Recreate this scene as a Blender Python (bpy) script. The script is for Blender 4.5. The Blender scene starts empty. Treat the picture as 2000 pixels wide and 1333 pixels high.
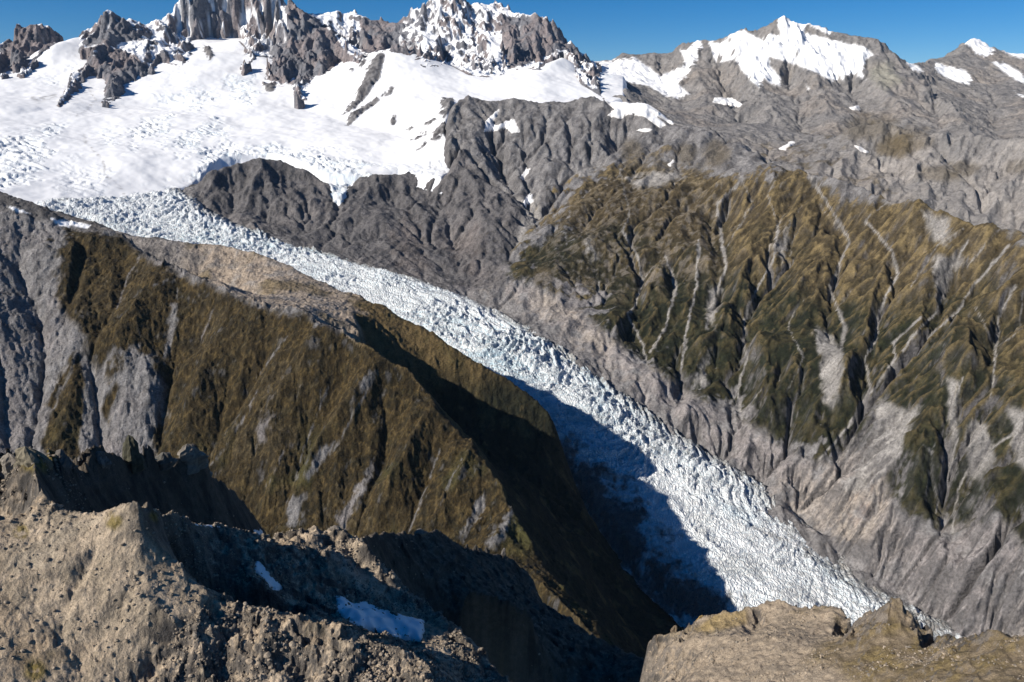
import bpy, math, numpy as np
from mathutils import Vector

# ------------------------------------------------------------------ camera, sky, sun
scn = bpy.context.scene
CAM_Z = 2100.0
FPX = 1555.0                      # focal length in photo pixels (photo is 2000 wide)
PITCH = math.radians(17.04)
CP, SP = math.cos(PITCH), math.sin(PITCH)
cam_d = bpy.data.cameras.new('camera'); cam = bpy.data.objects.new('camera', cam_d)
scn.collection.objects.link(cam); scn.camera = cam
cam.location = (0, 0, CAM_Z); cam.rotation_euler = (math.pi/2 - PITCH, 0, 0)
cam_d.sensor_width = 36.0; cam_d.lens = FPX/2000*36.0
cam_d.clip_start = 5.0; cam_d.clip_end = 120000.0

SUN_AZ = math.radians(-114.0)      # compass-like, 0 = straight ahead (+Y), negative = left
SUN_EL = math.radians(33.0)
w = bpy.data.worlds.new('World'); scn.world = w; w.use_nodes = True
nt = w.node_tree; nt.nodes.clear()
sky = nt.nodes.new('ShaderNodeTexSky'); sky.sky_type = 'NISHITA'; sky.sun_disc = False
sky.sun_elevation = SUN_EL; sky.sun_rotation = SUN_AZ
sky.altitude = 3800; sky.air_density = 1.0; sky.dust_density = 0.0; sky.ozone_density = 6.0
bg = nt.nodes.new('ShaderNodeBackground'); bg.inputs[1].default_value = 0.05
wo = nt.nodes.new('ShaderNodeOutputWorld')
hs = nt.nodes.new('ShaderNodeHueSaturation'); hs.inputs['Saturation'].default_value = 1.3; hs.inputs['Value'].default_value = 1.25
nt.links.new(sky.outputs[0], hs.inputs['Color']); nt.links.new(hs.outputs[0], bg.inputs[0]); nt.links.new(bg.outputs[0], wo.inputs[0])
sun_d = bpy.data.lights.new('sun', 'SUN'); sun = bpy.data.objects.new('sun', sun_d)
scn.collection.objects.link(sun)
sun_d.energy = 5.0; sun_d.angle = math.radians(0.5); sun_d.color = (1.0, 0.93, 0.83)
SD = Vector((math.sin(SUN_AZ)*math.cos(SUN_EL), math.cos(SUN_AZ)*math.cos(SUN_EL), math.sin(SUN_EL)))
sun.rotation_euler = SD.to_track_quat('Z', 'Y').to_euler()
scn.view_settings.view_transform = 'Standard'; scn.view_settings.look = 'None'
scn.view_settings.exposure = 0.42; scn.view_settings.gamma = 1.0
scn.render.engine = 'CYCLES'
scn.cycles.max_bounces = 4; scn.cycles.diffuse_bounces = 1

# ------------------------------------------------------------------ noise
_rng = np.random.RandomState(7)
PERM = _rng.permutation(4096).astype(np.int32)
_ga = _rng.rand(4096)*2*np.pi
GX, GY = np.cos(_ga).astype(np.float32), np.sin(_ga).astype(np.float32)
GV = _rng.rand(4096).astype(np.float32)

def _h(ix, iy, s):
    return PERM[(PERM[(ix + s*131) & 4095] + iy) & 4095]

def pn(x, y, s=0):
    fx, fy = np.floor(x), np.floor(y)
    ix, iy = fx.astype(np.int32), fy.astype(np.int32)
    x, y = (x - fx).astype(np.float32), (y - fy).astype(np.float32)
    u, v = x*x*x*(x*(x*6 - 15) + 10), y*y*y*(y*(y*6 - 15) + 10)
    def g(dx, dy):
        k = _h(ix + dx, iy + dy, s); return GX[k]*(x - dx) + GY[k]*(y - dy)
    a, b, c, d = g(0, 0), g(1, 0), g(0, 1), g(1, 1)
    return (a + u*(b - a) + v*((c + u*(d - c)) - (a + u*(b - a))))*1.5

def fbm(x, y, L, octs=5, gain=.5, s=0, lac=2.03):
    """noise in about [-1, 1]; L = longest wavelength in metres"""
    o, a, f, t = 0, 1.0, 1.0/L, 0
    for i in range(octs):
        o = o + a*pn(x*f + 17.3*i, y*f - 9.1*i, s + i); t += a; a *= gain; f *= lac
    return o/t*1.4

def ridged(x, y, L, octs=5, gain=.5, s=0, lac=2.07):
    o, a, f, t, w = 0, 1.0, 1.0/L, 0, 1.0
    for i in range(octs):
        n = 1 - np.abs(pn(x*f + 5.7*i, y*f + 3.3*i, s + i))*1.6
        n = np.clip(n, 0, 1); n = n*n*w
        w = np.clip(n*1.8, 0, 1)
        o = o + a*n; t += a; a *= gain; f *= lac
    return o/t

def cells(x, y, L, s=0, jit=.9):
    """worley: distance to the nearest point, second nearest, random value of the nearest"""
    x = x/L; y = y/L
    fx, fy = np.floor(x), np.floor(y); ix, iy = fx.astype(np.int32), fy.astype(np.int32)
    d1 = np.full(x.shape, 9., np.float32); d2 = d1.copy(); val = np.zeros(x.shape, np.float32)
    for dx in (-1, 0, 1):
        for dy in (-1, 0, 1):
            k = _h(ix + dx, iy + dy, s)
            px = fx + dx + .5 + jit*(GX[k]*.5); py = fy + dy + .5 + jit*(GY[k]*.5)
            d = np.hypot(x - px, y - py).astype(np.float32)
            n = d < d1
            d2 = np.where(n, d1, np.minimum(d2, d)); val = np.where(n, GV[k], val); d1 = np.where(n, d, d1)
    return d1, d2, val

def facet(x, y, L, s=0, tilt=1.0):
    """broken-rock relief: each cell is a tilted plane; about [-1, 1] x L/4"""
    x = x/L; y = y/L
    fx, fy = np.floor(x), np.floor(y); ix, iy = fx.astype(np.int32), fy.astype(np.int32)
    d1 = np.full(x.shape, 9., np.float32); h = np.zeros(x.shape, np.float32)
    for dx in (-1, 0, 1):
        for dy in (-1, 0, 1):
            k = _h(ix + dx, iy + dy, s); k2 = PERM[(k + 77) & 4095]
            ex = (x - (fx + dx + .5 + .45*GX[k])).astype(np.float32); ey = (y - (fy + dy + .5 + .45*GY[k])).astype(np.float32)
            d = ex*ex + ey*ey; n = d < d1
            h = np.where(n, (GV[k] - .5)*.8 + tilt*(GX[k2]*ex + GY[k2]*ey), h); d1 = np.where(n, d, d1)
    return h*L*.5

def fluted(x, y, gx, gy, L, octs=4, stretch=4.5, s=0, dirs=6):
    """ridged relief drawn out along the fall line (gx, gy = smoothed gradient)"""
    ang = np.arctan2(gy, gx); out = np.zeros(x.shape, np.float32); tot = np.full(x.shape, 1e-6, np.float32)
    for k in range(dirs):
        a = math.pi*k/dirs; w = np.cos(ang - a)**2; w = (w**9).astype(np.float32)
        if not (w > .02).any(): continue
        ca, sa = math.cos(a), math.sin(a)
        out += w*ridged((-x*sa + y*ca), (x*ca + y*sa)/stretch, L, octs, .58, s + 7*k); tot += w
    return out/tot

def smooth(a, b, x):
    t = np.clip((x - a)/(b - a), 0, 1); return t*t*(3 - 2*t)

# ------------------------------------------------------------------ photo pixel <-> place
def ray(u, v):
    a = (u - 1000.0)/FPX; b = (666.5 - v)/FPX
    return a, CP + b*SP, -SP + b*CP

def at(u, v, R, z=None):
    """point at horizontal range R (km) seen at pixel (u, v); with z given it keeps the bearing but not the height"""
    dx, dy, dz = ray(u, v); h = math.hypot(dx, dy); R = R*1000.0
    return (math.atan2(dx, dy), math.log(R), (CAM_Z + R*dz/h) if z is None else float(z))

def project(X, Y, Z):
    zc = Y*CP - (Z - CAM_Z)*SP
    yc = Y*SP + (Z - CAM_Z)*CP
    zc = np.maximum(zc, 1.0)
    return 1000 + FPX*X/zc, 666.5 - FPX*yc/zc

# ------------------------------------------------------------------ a terrain sheet: heights over bearing x log(range)
def resample(H, shape):
    def ax(A, n):
        m = A.shape[0]; t = np.linspace(0, m - 1, n); i = np.clip(t.astype(int), 0, m - 2); f = (t - i)[:, None].astype(np.float32)
        i0, i3 = np.maximum(i - 1, 0), np.minimum(i + 2, m - 1)
        p0, p1, p2, p3 = A[i0], A[i], A[i + 1], A[i3]
        return p1 + .5*f*(p2 - p0 + f*(2*p0 - 5*p1 + 4*p2 - p3 + f*(3*(p1 - p2) + p3 - p0)))
    return ax(ax(H, shape[0]).T, shape[1]).T.astype(np.float32)

def lin_resample(H, shape):
    def ax(A, n):
        m = A.shape[0]; t = np.linspace(0, m - 1, n); i = np.clip(t.astype(int), 0, m - 2); f = (t - i)[:, None].astype(np.float32)
        return A[i]*(1 - f) + A[i + 1]*f
    return ax(ax(H, shape[0]).T, shape[1]).T.astype(np.float32)

class Sheet:
    def __init__(s, u0, u1, r0, r1, naz, nr):
        s.t0, s.t1 = u0, u1; s.l0, s.l1 = math.log(r0*1000), math.log(r1*1000)
        s.naz, s.nr = naz, nr
        s.th = np.linspace(s.t0, s.t1, naz, dtype=np.float64); s.lr = np.linspace(s.l0, s.l1, nr)
        T, L = np.meshgrid(s.th, s.lr, indexing='ij'); R = np.exp(L)
        s.R = R; s.X = (R*np.sin(T)); s.Y = (R*np.cos(T))
        s.lines = []
    def add(s, *pts):
        """a crest, rim or valley line: (u, v, R) or (u, v, R, z)"""
        s.lines.append([at(*p) for p in pts])
    def raster(s, lines, na, nr):
        S = np.zeros(na*nr); W = np.zeros(na*nr)
        for ln in lines:
            P = np.array([(math.exp(l)*math.sin(t), math.exp(l)*math.cos(t), z) for t, l, z in ln])
            for k in range(len(P) - 1 if len(P) > 1 else 1):
                A = P[k]; B = P[min(k + 1, len(P) - 1)]
                ta, la, _ = ln[k]; tb, lb, _ = ln[min(k + 1, len(P) - 1)]
                n = int(3 + 2.5*max(abs(ta - tb)/(s.t1 - s.t0)*na, abs(la - lb)/(s.l1 - s.l0)*nr))
                f = np.linspace(0, 1, n)[:, None]; Q = A*(1 - f) + B*f
                t = np.arctan2(Q[:, 0], Q[:, 1]); l = np.log(np.hypot(Q[:, 0], Q[:, 1]))
                i = np.rint((t - s.t0)/(s.t1 - s.t0)*(na - 1)).astype(int); j = np.rint((l - s.l0)/(s.l1 - s.l0)*(nr - 1)).astype(int)
                ok = (i >= 0) & (i < na) & (j >= 0) & (j < nr); idx = i[ok]*nr + j[ok]
                np.add.at(S, idx, Q[ok, 2]); np.add.at(W, idx, 1.0)
        return S.reshape(na, nr), W.reshape(na, nr)
    def solve(s, lines, screen=None, div=2):
        na, nr = s.naz//div, s.nr//div
        sizes = []; f = 1
        while min(na, nr)//f > 10: sizes.append((na//f, nr//f)); f *= 2
        H = None
        for (a, b) in sizes[::-1]:
            S, W = s.raster(lines, a, b); fix = W > 0
            V = np.where(fix, S/np.maximum(W, 1), 0).astype(np.float32)
            if H is None: H = np.full((a, b), V[fix].mean() if fix.any() and screen is None else 0, np.float32)
            else: H = lin_resample(H, (a, b))
            dt = (s.t1 - s.t0)/(a - 1); dl = (s.l1 - s.l0)/(b - 1)
            wt, wl = 1/dt**2, 1/dl**2; m = max(wt, wl); wt /= m; wl /= m
            den = 2*wt + 2*wl
            if screen is not None:
                Rg = np.exp(np.linspace(s.l0, s.l1, b))[None, :]
                den = den + (Rg/screen)**2/m
            its = 260 if max(a, b) < 100 else 90
            for _ in range(its):
                P = np.pad(H, 1, mode='edge')
                N = (wt*(P[:-2, 1:-1] + P[2:, 1:-1]) + wl*(P[1:-1, :-2] + P[1:-1, 2:]))/den
                H = np.where(fix, V, N)
        return lin_resample(H, (s.naz, s.nr))
    def hit(s, H, u, v, first=True):
        dx, dy, dz = ray(u, v); h = math.hypot(dx, dy); t = math.atan2(dx, dy)
        x = (t - s.t0)/(s.t1 - s.t0)*(s.naz - 1)
        if x < 0 or x > s.naz - 1.001: return None
        i = int(x); f = x - i; col = H[i]*(1 - f) + H[i + 1]*f
        R = np.exp(s.lr); d = col - (CAM_Z + R*dz/h)
        c = np.nonzero((d[:-1] < 0) & (d[1:] >= 0))[0]
        if len(c) == 0: return None
        j = c[0] if first else c[-1]; g = d[j]/(d[j] - d[j + 1])
        lr = s.lr[j] + g*(s.lr[j + 1] - s.lr[j])
        return t, lr, col[j] + g*(col[j + 1] - col[j])
    def relief(s, H, rel, screen):
        """secondary spurs (+) and gullies (-): list of (dz, [(u, v), ...]) laid on the faces of H"""
        L = [[(t, l, 0.0) for t, l, z in ln] for ln in s.lines]
        for dz, pts in rel:
            out = []
            dense = []
            for k in range(len(pts) - 1):
                for f in np.linspace(0, 1, 5)[:-1]: dense.append((pts[k][0]*(1 - f) + pts[k + 1][0]*f, pts[k][1]*(1 - f) + pts[k + 1][1]*f, (k + f)/(len(pts) - 1)))
            dense.append((pts[-1][0], pts[-1][1], 1.0))
            for u, v, q in dense:
                p = s.hit(H, u, v)
                if p: out.append((p[0], p[1], dz*min(1.0, .25 + 4*q, .25 + 4*(1 - q))))
            if len(out) > 1: L.append(out)
        return H + s.solve(L, screen=screen, div=2)
    def mesh(s, H, name, col, keep=None, mat=None, extra=None, kind='structure', label=None, group=None, category=None):
        na, nr = s.naz, s.nr
        idx = np.arange(na*nr).reshape(na, nr)
        q = np.stack([idx[:-1, :-1], idx[1:, :-1], idx[1:, 1:], idx[:-1, 1:]], -1).reshape(-1, 4)
        if keep is not None:
            kq = (keep[:-1, :-1] & keep[1:, :-1] & keep[1:, 1:] & keep[:-1, 1:]).reshape(-1); q = q[kq]
        used = np.zeros(na*nr, bool); used[q.ravel()] = True
        remap = np.cumsum(used) - 1; q = remap[q]
        co = np.stack([s.X, s.Y, H], -1).reshape(-1, 3)[used].astype(np.float32)
        me = bpy.data.meshes.new(name); me.vertices.add(len(co)); me.vertices.foreach_set('co', co.ravel())
        me.loops.add(len(q)*4); me.loops.foreach_set('vertex_index', q.ravel().astype(np.int32))
        me.polygons.add(len(q)); me.polygons.foreach_set('loop_start', np.arange(len(q), dtype=np.int32)*4)
        me.polygons.foreach_set('loop_total', np.full(len(q), 4, np.int32))
        me.polygons.foreach_set('use_smooth', np.ones(len(q), bool))
        c = np.concatenate([np.clip(col, 0, 1).reshape(-1, 3)[used], np.ones((len(co), 1))], 1).astype(np.float32)
        at_ = me.attributes.new('tint', 'FLOAT_COLOR', 'POINT'); at_.data.foreach_set('color', c.ravel())
        for k, a in (extra or {}).items():
            e = me.attributes.new(k, 'FLOAT', 'POINT'); e.data.foreach_set('value', a.reshape(-1)[used].astype(np.float32))
        me.update(); me.validate()
        o = bpy.data.objects.new(name, me); scn.collection.objects.link(o)
        if mat: me.materials.append(mat)
        if kind: o['kind'] = kind
        if label: o['label'] = label
        if group: o['group'] = group
        if category: o['category'] = category
        TRI[0] += len(q)*2; print('mesh', name, len(q)*2)
        return o
TRI = [0]
def near_view(S, H, tol=.05, prof=None, left=-110):
    """cells of a sheet that the camera, or one a little to the side of it, could see"""
    el = (H - CAM_Z)/S.R; top = np.maximum.accumulate(el, axis=1)
    if prof is not None: top = np.maximum(top, prof[:, None])
    n = 6; P = np.pad(top, ((n, n), (0, 0)), mode='edge'); lo = np.minimum.reduce([P[k:k + top.shape[0]] for k in range(0, 2*n + 1, 3)])
    U_, V_ = project(S.X, S.Y, H)
    return (el >= lo - tol) & (U_ > left) & (U_ < 2110) & (V_ < 1440)
def skyline(S, H, T):
    el = ((H - CAM_Z)/S.R).max(1); e = np.interp(T, S.th, el, left=-9, right=-9); return e

def erode(H, s, its, K, m=.5, diff=.1, div=1, talus=None, K2=None):
    """stream-power erosion over the sheet (drainage by pointer doubling); returns heights and drainage area"""
    full = H.shape
    if div > 1: H = lin_resample(H, (full[0]//div, full[1]//div))
    na, nr = H.shape; N = na*nr
    dt = (s.t1 - s.t0)/(na - 1); dl = (s.l1 - s.l0)/(nr - 1)
    R = np.exp(np.linspace(s.l0, s.l1, nr)).astype(np.float32)[None, :]
    H = H.astype(np.float32).copy(); ids = np.arange(N).reshape(na, nr)
    Kf = K if K2 is None else lin_resample(K2.astype(np.float32), (na, nr))*K
    offs = [(a, b) for a in (-1, 0, 1) for b in (-1, 0, 1) if a or b]
    for it in range(its):
        best = np.zeros((na, nr), np.float32); rec = ids.copy(); dist = np.ones((na, nr), np.float32)
        P = np.pad(H, 1, constant_values=1e9)
        mn = np.full((na, nr), 1e9, np.float32)
        for a, b in offs:
            n = P[1 + a:1 + a + na, 1 + b:1 + b + nr]; d = R*math.hypot(a*dt, b*dl)
            sl = (H - n)/d; w_ = sl > best
            best = np.where(w_, sl, best); rec = np.where(w_, ids + a*nr + b, rec); dist = np.where(w_, d, dist)
            mn = np.minimum(mn, n)
        pit = (best <= 0); pit[0] = pit[-1] = False; pit[:, 0] = pit[:, -1] = False
        rec = rec.ravel(); A = np.broadcast_to((R*R*dt*dl), (na, nr)).ravel().astype(np.float64).copy(); Pn = rec.copy()
        self_ = rec == ids.ravel()
        A0 = np.where(self_, 0, A)
        C = A.copy(); Pp = rec.copy(); alive = ~self_
        for _ in range(11):
            C = C + np.bincount(Pp[alive], weights=C[alive], minlength=N)
            alive = alive & (rec[Pp] != Pp); Pp2 = Pp[Pp]; Pp = Pp2
            if not alive.any(): break
        area = C.reshape(na, nr)
        F = (Kf*np.power(area, m)/dist).astype(np.float32).ravel()
        a_ = H.ravel()/(1 + F); b_ = F/(1 + F)
        a_ = np.where(self_, H.ravel(), a_); b_ = np.where(self_, 0, b_); Pp = rec.copy()
        for _ in range(11):
            a_ = a_ + b_*a_[Pp]; b_ = b_*b_[Pp]; Pp = Pp[Pp]
        H = a_.reshape(na, nr)
        H = np.where(pit, mn + .05, H)
        P = np.pad(H, 1, mode='edge')
        lap = (P[:-2, 1:-1] + P[2:, 1:-1] + P[1:-1, :-2] + P[1:-1, 2:])/4 - H
        H = H + diff*lap
    if div > 1: return resample(H, full), lin_resample(np.log10(area + 1).astype(np.float32), full)
    return H, np.log10(area + 1).astype(np.float32)

def slope_curv(s, H):
    """gradient (tan), gradient direction components and curvature (>0 hollow) in metres"""
    dt = (s.t1 - s.t0)/(s.naz - 1); dl = (s.l1 - s.l0)/(s.nr - 1)
    ht = np.gradient(H, axis=0)/dt/s.R; hl = np.gradient(H, axis=1)/dl/s.R
    T = s.th[:, None]
    gx = ht*np.cos(T) + hl*np.sin(T); gy = -ht*np.sin(T) + hl*np.cos(T)
    return np.hypot(gx, gy), gx, gy

def blur(A, n):
    for _ in range(n):
        P = np.pad(A, 1, mode='edge')
        A = (P[:-2, 1:-1] + P[2:, 1:-1] + P[1:-1, :-2] + P[1:-1, 2:] + 4*A)/8
    return A

def polydist(U, V, poly):
    """signed distance in px to a polygon given in photo pixels (positive inside)"""
    d = np.full(U.shape, 1e9, np.float32); ins = np.zeros(U.shape, bool); n = len(poly)
    for k in range(n):
        x0, y0 = poly[k]; x1, y1 = poly[(k + 1) % n]
        ex, ey = x1 - x0, y1 - y0; L2 = ex*ex + ey*ey + 1e-9
        t = np.clip(((U - x0)*ex + (V - y0)*ey)/L2, 0, 1)
        d = np.minimum(d, np.hypot(U - x0 - t*ex, V - y0 - t*ey))
        if y0 != y1:
            c = ((y0 > V) != (y1 > V)) & (U < (x1 - x0)*(V - y0)/(y1 - y0) + x0); ins ^= c
    return np.where(ins, d, -d)

def linedist(U, V, line):
    d = np.full(U.shape, 1e9, np.float32)
    for k in range(len(line) - 1):
        x0, y0 = line[k]; x1, y1 = line[k + 1]
        ex, ey = x1 - x0, y1 - y0; L2 = ex*ex + ey*ey + 1e-9
        t = np.clip(((U - x0)*ex + (V - y0)*ey)/L2, 0, 1)
        d = np.minimum(d, np.hypot(U - x0 - t*ex, V - y0 - t*ey))
    return d

def xy(line): return np.array([(math.exp(l)*math.sin(t), math.exp(l)*math.cos(t)) for t, l, z in [at(*p) for p in line]])

def mix(a, b, t):
    t = t[..., None] if np.ndim(t) == 2 else t
    return a*(1 - t) + b*t

def rgb(*c): return np.array(c, np.float32)

# ------------------------------------------------------------------ materials
def ground_mat(name, scale, bump, rough=.9, var=.25, bump2=None, spec=.25, crag=1.0):
    """tint attribute x fine procedural mottling, with two sizes of procedural relief; 'scale' is the grain size in metres"""
    m = bpy.data.materials.new(name); m.use_nodes = True; nt = m.node_tree; N = nt.nodes; L = nt.links
    b = N['Principled BSDF']; b.inputs['Roughness'].default_value = rough
    b.inputs['Specular IOR Level'].default_value = spec
    at_ = N.new('ShaderNodeAttribute'); at_.attribute_name = 'tint'
    tc = N.new('ShaderNodeTexCoord')
    n1 = N.new('ShaderNodeTexNoise'); n1.inputs['Scale'].default_value = 1/scale; n1.inputs['Detail'].default_value = 6; n1.inputs['Roughness'].default_value = .68
    n2 = N.new('ShaderNodeTexNoise'); n2.inputs['Scale'].default_value = 1/(scale*6); n2.inputs['Detail'].default_value = 4
    L.new(tc.outputs['Object'], n1.inputs['Vector']); L.new(tc.outputs['Object'], n2.inputs['Vector'])
    mr = N.new('ShaderNodeMapRange'); mr.inputs['From Min'].default_value = .25; mr.inputs['From Max'].default_value = .75
    mr.inputs['To Min'].default_value = 1 - var; mr.inputs['To Max'].default_value = 1 + var; mr.clamp = False
    L.new(n1.outputs['Fac'], mr.inputs['Value'])
    mr2 = N.new('ShaderNodeMapRange'); mr2.inputs['From Min'].default_value = .25; mr2.inputs['From Max'].default_value = .75
    mr2.inputs['To Min'].default_value = 1 - var*.5; mr2.inputs['To Max'].default_value = 1 + var*.5; mr2.clamp = False
    L.new(n2.outputs['Fac'], mr2.inputs['Value'])
    mm = N.new('ShaderNodeMath'); mm.operation = 'MULTIPLY'; L.new(mr.outputs[0], mm.inputs[0]); L.new(mr2.outputs[0], mm.inputs[1])
    vm = N.new('ShaderNodeVectorMath'); vm.operation = 'SCALE'; L.new(at_.outputs['Color'], vm.inputs[0])
    # snow stays even: mottling fades where the tint is bright
    sn = N.new('ShaderNodeAttribute'); sn.attribute_name = 'snow'
    mx = N.new('ShaderNodeMix'); mx.data_type = 'FLOAT'
    L.new(sn.outputs['Fac'], mx.inputs['Factor']); L.new(mm.outputs[0], mx.inputs['A']); mx.inputs['B'].default_value = 1.0
    L.new(mx.outputs['Result'], vm.inputs['Scale']); L.new(vm.outputs[0], b.inputs['Base Color'])
    add = N.new('ShaderNodeMath'); add.operation = 'MULTIPLY_ADD'; L.new(n2.outputs['Fac'], add.inputs[0]); add.inputs[1].default_value = 2.5; L.new(n1.outputs['Fac'], add.inputs[2])
    inv = N.new('ShaderNodeMath'); inv.operation = 'MULTIPLY_ADD'; L.new(sn.outputs['Fac'], inv.inputs[0]); inv.inputs[1].default_value = -.93; inv.inputs[2].default_value = 1.0
    bp = N.new('ShaderNodeBump'); bp.inputs['Distance'].default_value = bump
    L.new(inv.outputs[0], bp.inputs['Strength'])
    n4 = N.new('ShaderNodeTexNoise'); n4.noise_type = 'RIDGED_MULTIFRACTAL'; n4.inputs['Scale'].default_value = 1/(scale*4); n4.inputs['Detail'].default_value = 7; n4.inputs['Roughness'].default_value = .6; n4.inputs['Lacunarity'].default_value = 2.2
    L.new(tc.outputs['Object'], n4.inputs['Vector'])
    ad2 = N.new('ShaderNodeMath'); ad2.operation = 'MULTIPLY_ADD'; L.new(n4.outputs['Fac'], ad2.inputs[0]); ad2.inputs[1].default_value = crag; L.new(add.outputs[0], ad2.inputs[2])
    L.new(ad2.outputs[0], bp.inputs['Height']); L.new(bp.outputs[0], b.inputs['Normal'])
    return m
# ------------------------------------------------------------------ colours (albedo of dry ground, plants, snow)
GREY = rgb(.205, .198, .198); GREY_D = rgb(.105, .10, .102); MAUVE = rgb(.225, .206, .202); BEIGE = rgb(.31, .272, .235)
RUST = rgb(.25, .155, .10); TUSS = rgb(.084, .064, .034); TUSS_L = rgb(.175, .132, .064); SCRUB = rgb(.016, .020, .009); OLIVE = rgb(.042, .036, .016)
SNOW = rgb(.88, .89, .91); SCREE = rgb(.32, .305, .29)
m_rock = ground_mat('weathered_greywacke', 9, 9, .92, .55, crag=1.0)
m_far = ground_mat('far_rock', 22, 18, .92, .4, crag=1.0)

# ------------------------------------------------------------------ right valley wall, hill of bare rock, grey mountains behind
EDGE_R = [(330,362,5.15),(380,380,4.9),(400,410,4.7),(480,440,4.5),(560,470,4.35),(720,515,4.0),(900,570,3.7),(1040,640,3.35),(1130,700,3.1),(1260,800,2.85),
          (1400,890,2.7),(1500,950,2.6),(1600,1040,2.45),(1720,1150,2.3),(1880,1240,2.15),(2060,1330,2.05),(2250,1420,1.95)]
def sub(line, dR=0.0, dz=0.0):
    out = []
    for u, v, R in line:
        z = at(u, v, R)[2]; out.append((u, v, R + dR, z + dz))
    return out
W = Sheet(-.44, .70, 1.75, 7.2, 760, 780)
W.add(*EDGE_R)
W.add(*sub(EDGE_R, -.25, -60))
W.add(*[(u, v, 1.78, 560) for u, v in ((1500,1330),(1800,1330),(2200,1330))])
# crest of the near wall, right to left
W.add((2300,560,3.2),(2120,490,3.35),(2060,470,3.45),(2000,455,3.5),(1920,430,3.6),(1850,405,3.75),(1790,390,3.85),(1700,370,4.1),(1640,350,4.2),(1580,332,4.35),(1540,325,4.45),
      (1480,300,4.8),(1440,275,5.1),(1390,250,5.4),(1330,240,5.6),(1280,205,5.8),(1200,195,5.9),(1160,190,5.95),(1100,196,6.0),(1040,195,6.0),(1000,188,6.05),(950,192,6.0),(905,186,5.95),(880,196,5.85))
# ground falling away behind that crest
W.add((2300,560,3.9,1150),(2000,455,4.2,1250),(1790,390,4.5,1330),(1640,350,4.9,1400),(1500,300,5.5,1550),(1390,250,6.1,1750),(1200,195,6.7,1800),(1000,190,6.7,1950),(900,190,6.6,2000))
W.add((2300,560,6.9,900),(1640,350,6.9,1200),(1200,195,7.1,1500),(900,190,7.1,1700))
# cliff edge over the snow, left end of the grey mountain
W.add((880,196,5.85),(868,230,5.6),(862,262,5.4),(880,300,5.2),(905,325,5.15))
W.add((857,230,5.75,1650),(850,262,5.5,1580),(858,300,5.27,1560),(880,318,5.22,1600),(800,335,5.27,1570),(700,335,5.3,1580),(650,352,5.12,1560),(600,325,5.3,1600))
W.add((850,230,6.1,1650),(800,300,5.9,1450),(700,330,6.0,1400),(500,320,6.1,1350),(400,330,5.9,1300),(330,350,5.6,1300))
# gully between the rock hill and the grey mountain
W.add((905,325,5.15),(960,350,5.05),(1000,378,4.9),(1030,408,4.7),(1012,450,4.4),(985,520,3.95),(960,562,3.7))
# rock hill: rim and ribs
W.add((388,372,4.98),(400,345,5.05),(430,315,5.1),(470,308,5.15),(510,305,5.2),(560,318,5.15),(600,330,5.1),(640,355,5.0),(660,372,4.95),(690,350,5.05),(720,338,5.1),(780,330,5.15),(840,342,5.1),(880,325,5.1),(905,322,5.1),(940,345,5.0),(980,372,4.85),(1015,395,4.65),(1024,420,4.5))
W.add((510,305,5.2),(520,350,4.95),(500,400,4.7),(490,440,4.47))
W.add((880,325,5.1),(850,380,4.85),(760,420,4.6),(740,470,4.3),(720,515,4.0))
W.add((905,322,5.1),(900,380,4.8),(950,450,4.35),(930,520,3.95))
W.add((660,372,4.95),(640,410,4.7),(700,460,4.35))
# spurs of the wall (crest lines), top to glacier
W.add((1160,190,5.95),(1150,240,5.6),(1190,300,5.2),(1200,330,5.0),(1130,390,4.6),(1080,430,4.35),(1040,500,4.0),(1000,560,3.68))
W.add((1200,330,5.0),(1330,350,4.75),(1340,380,4.55),(1330,450,4.1),(1280,540,3.72),(1200,640,3.3))
W.add((1540,325,4.45),(1400,350,4.5),(1340,380,4.55))
W.add((1540,325,4.45),(1520,400,4.15),(1450,520,3.7),(1400,640,3.3),(1300,760,2.98))
W.add((1640,350,4.2),(1640,440,3.9),(1600,540,3.55),(1560,680,3.12),(1450,850,2.78))
W.add((1790,390,3.85),(1740,480,3.65),(1700,560,3.4),(1700,640,3.15),(1640,760,2.88),(1540,900,2.67))
W.add((1900,425,3.63),(1840,520,3.4),(1800,620,3.12),(1700,740,2.9))
W.add((2000,455,3.5),(1960,560,3.18),(1900,680,2.88),(1800,800,2.66),(1770,960,2.48),(1740,1010,2.42))
W.add((2120,490,3.35),(2080,620,2.98),(2010,760,2.7),(1930,900,2.5),(1930,1060,2.32))
W.add((2300,560,3.2),(2250,760,2.7),(2150,960,2.36),(2050,1180,2.15))
H = W.solve(W.lines)
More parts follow.
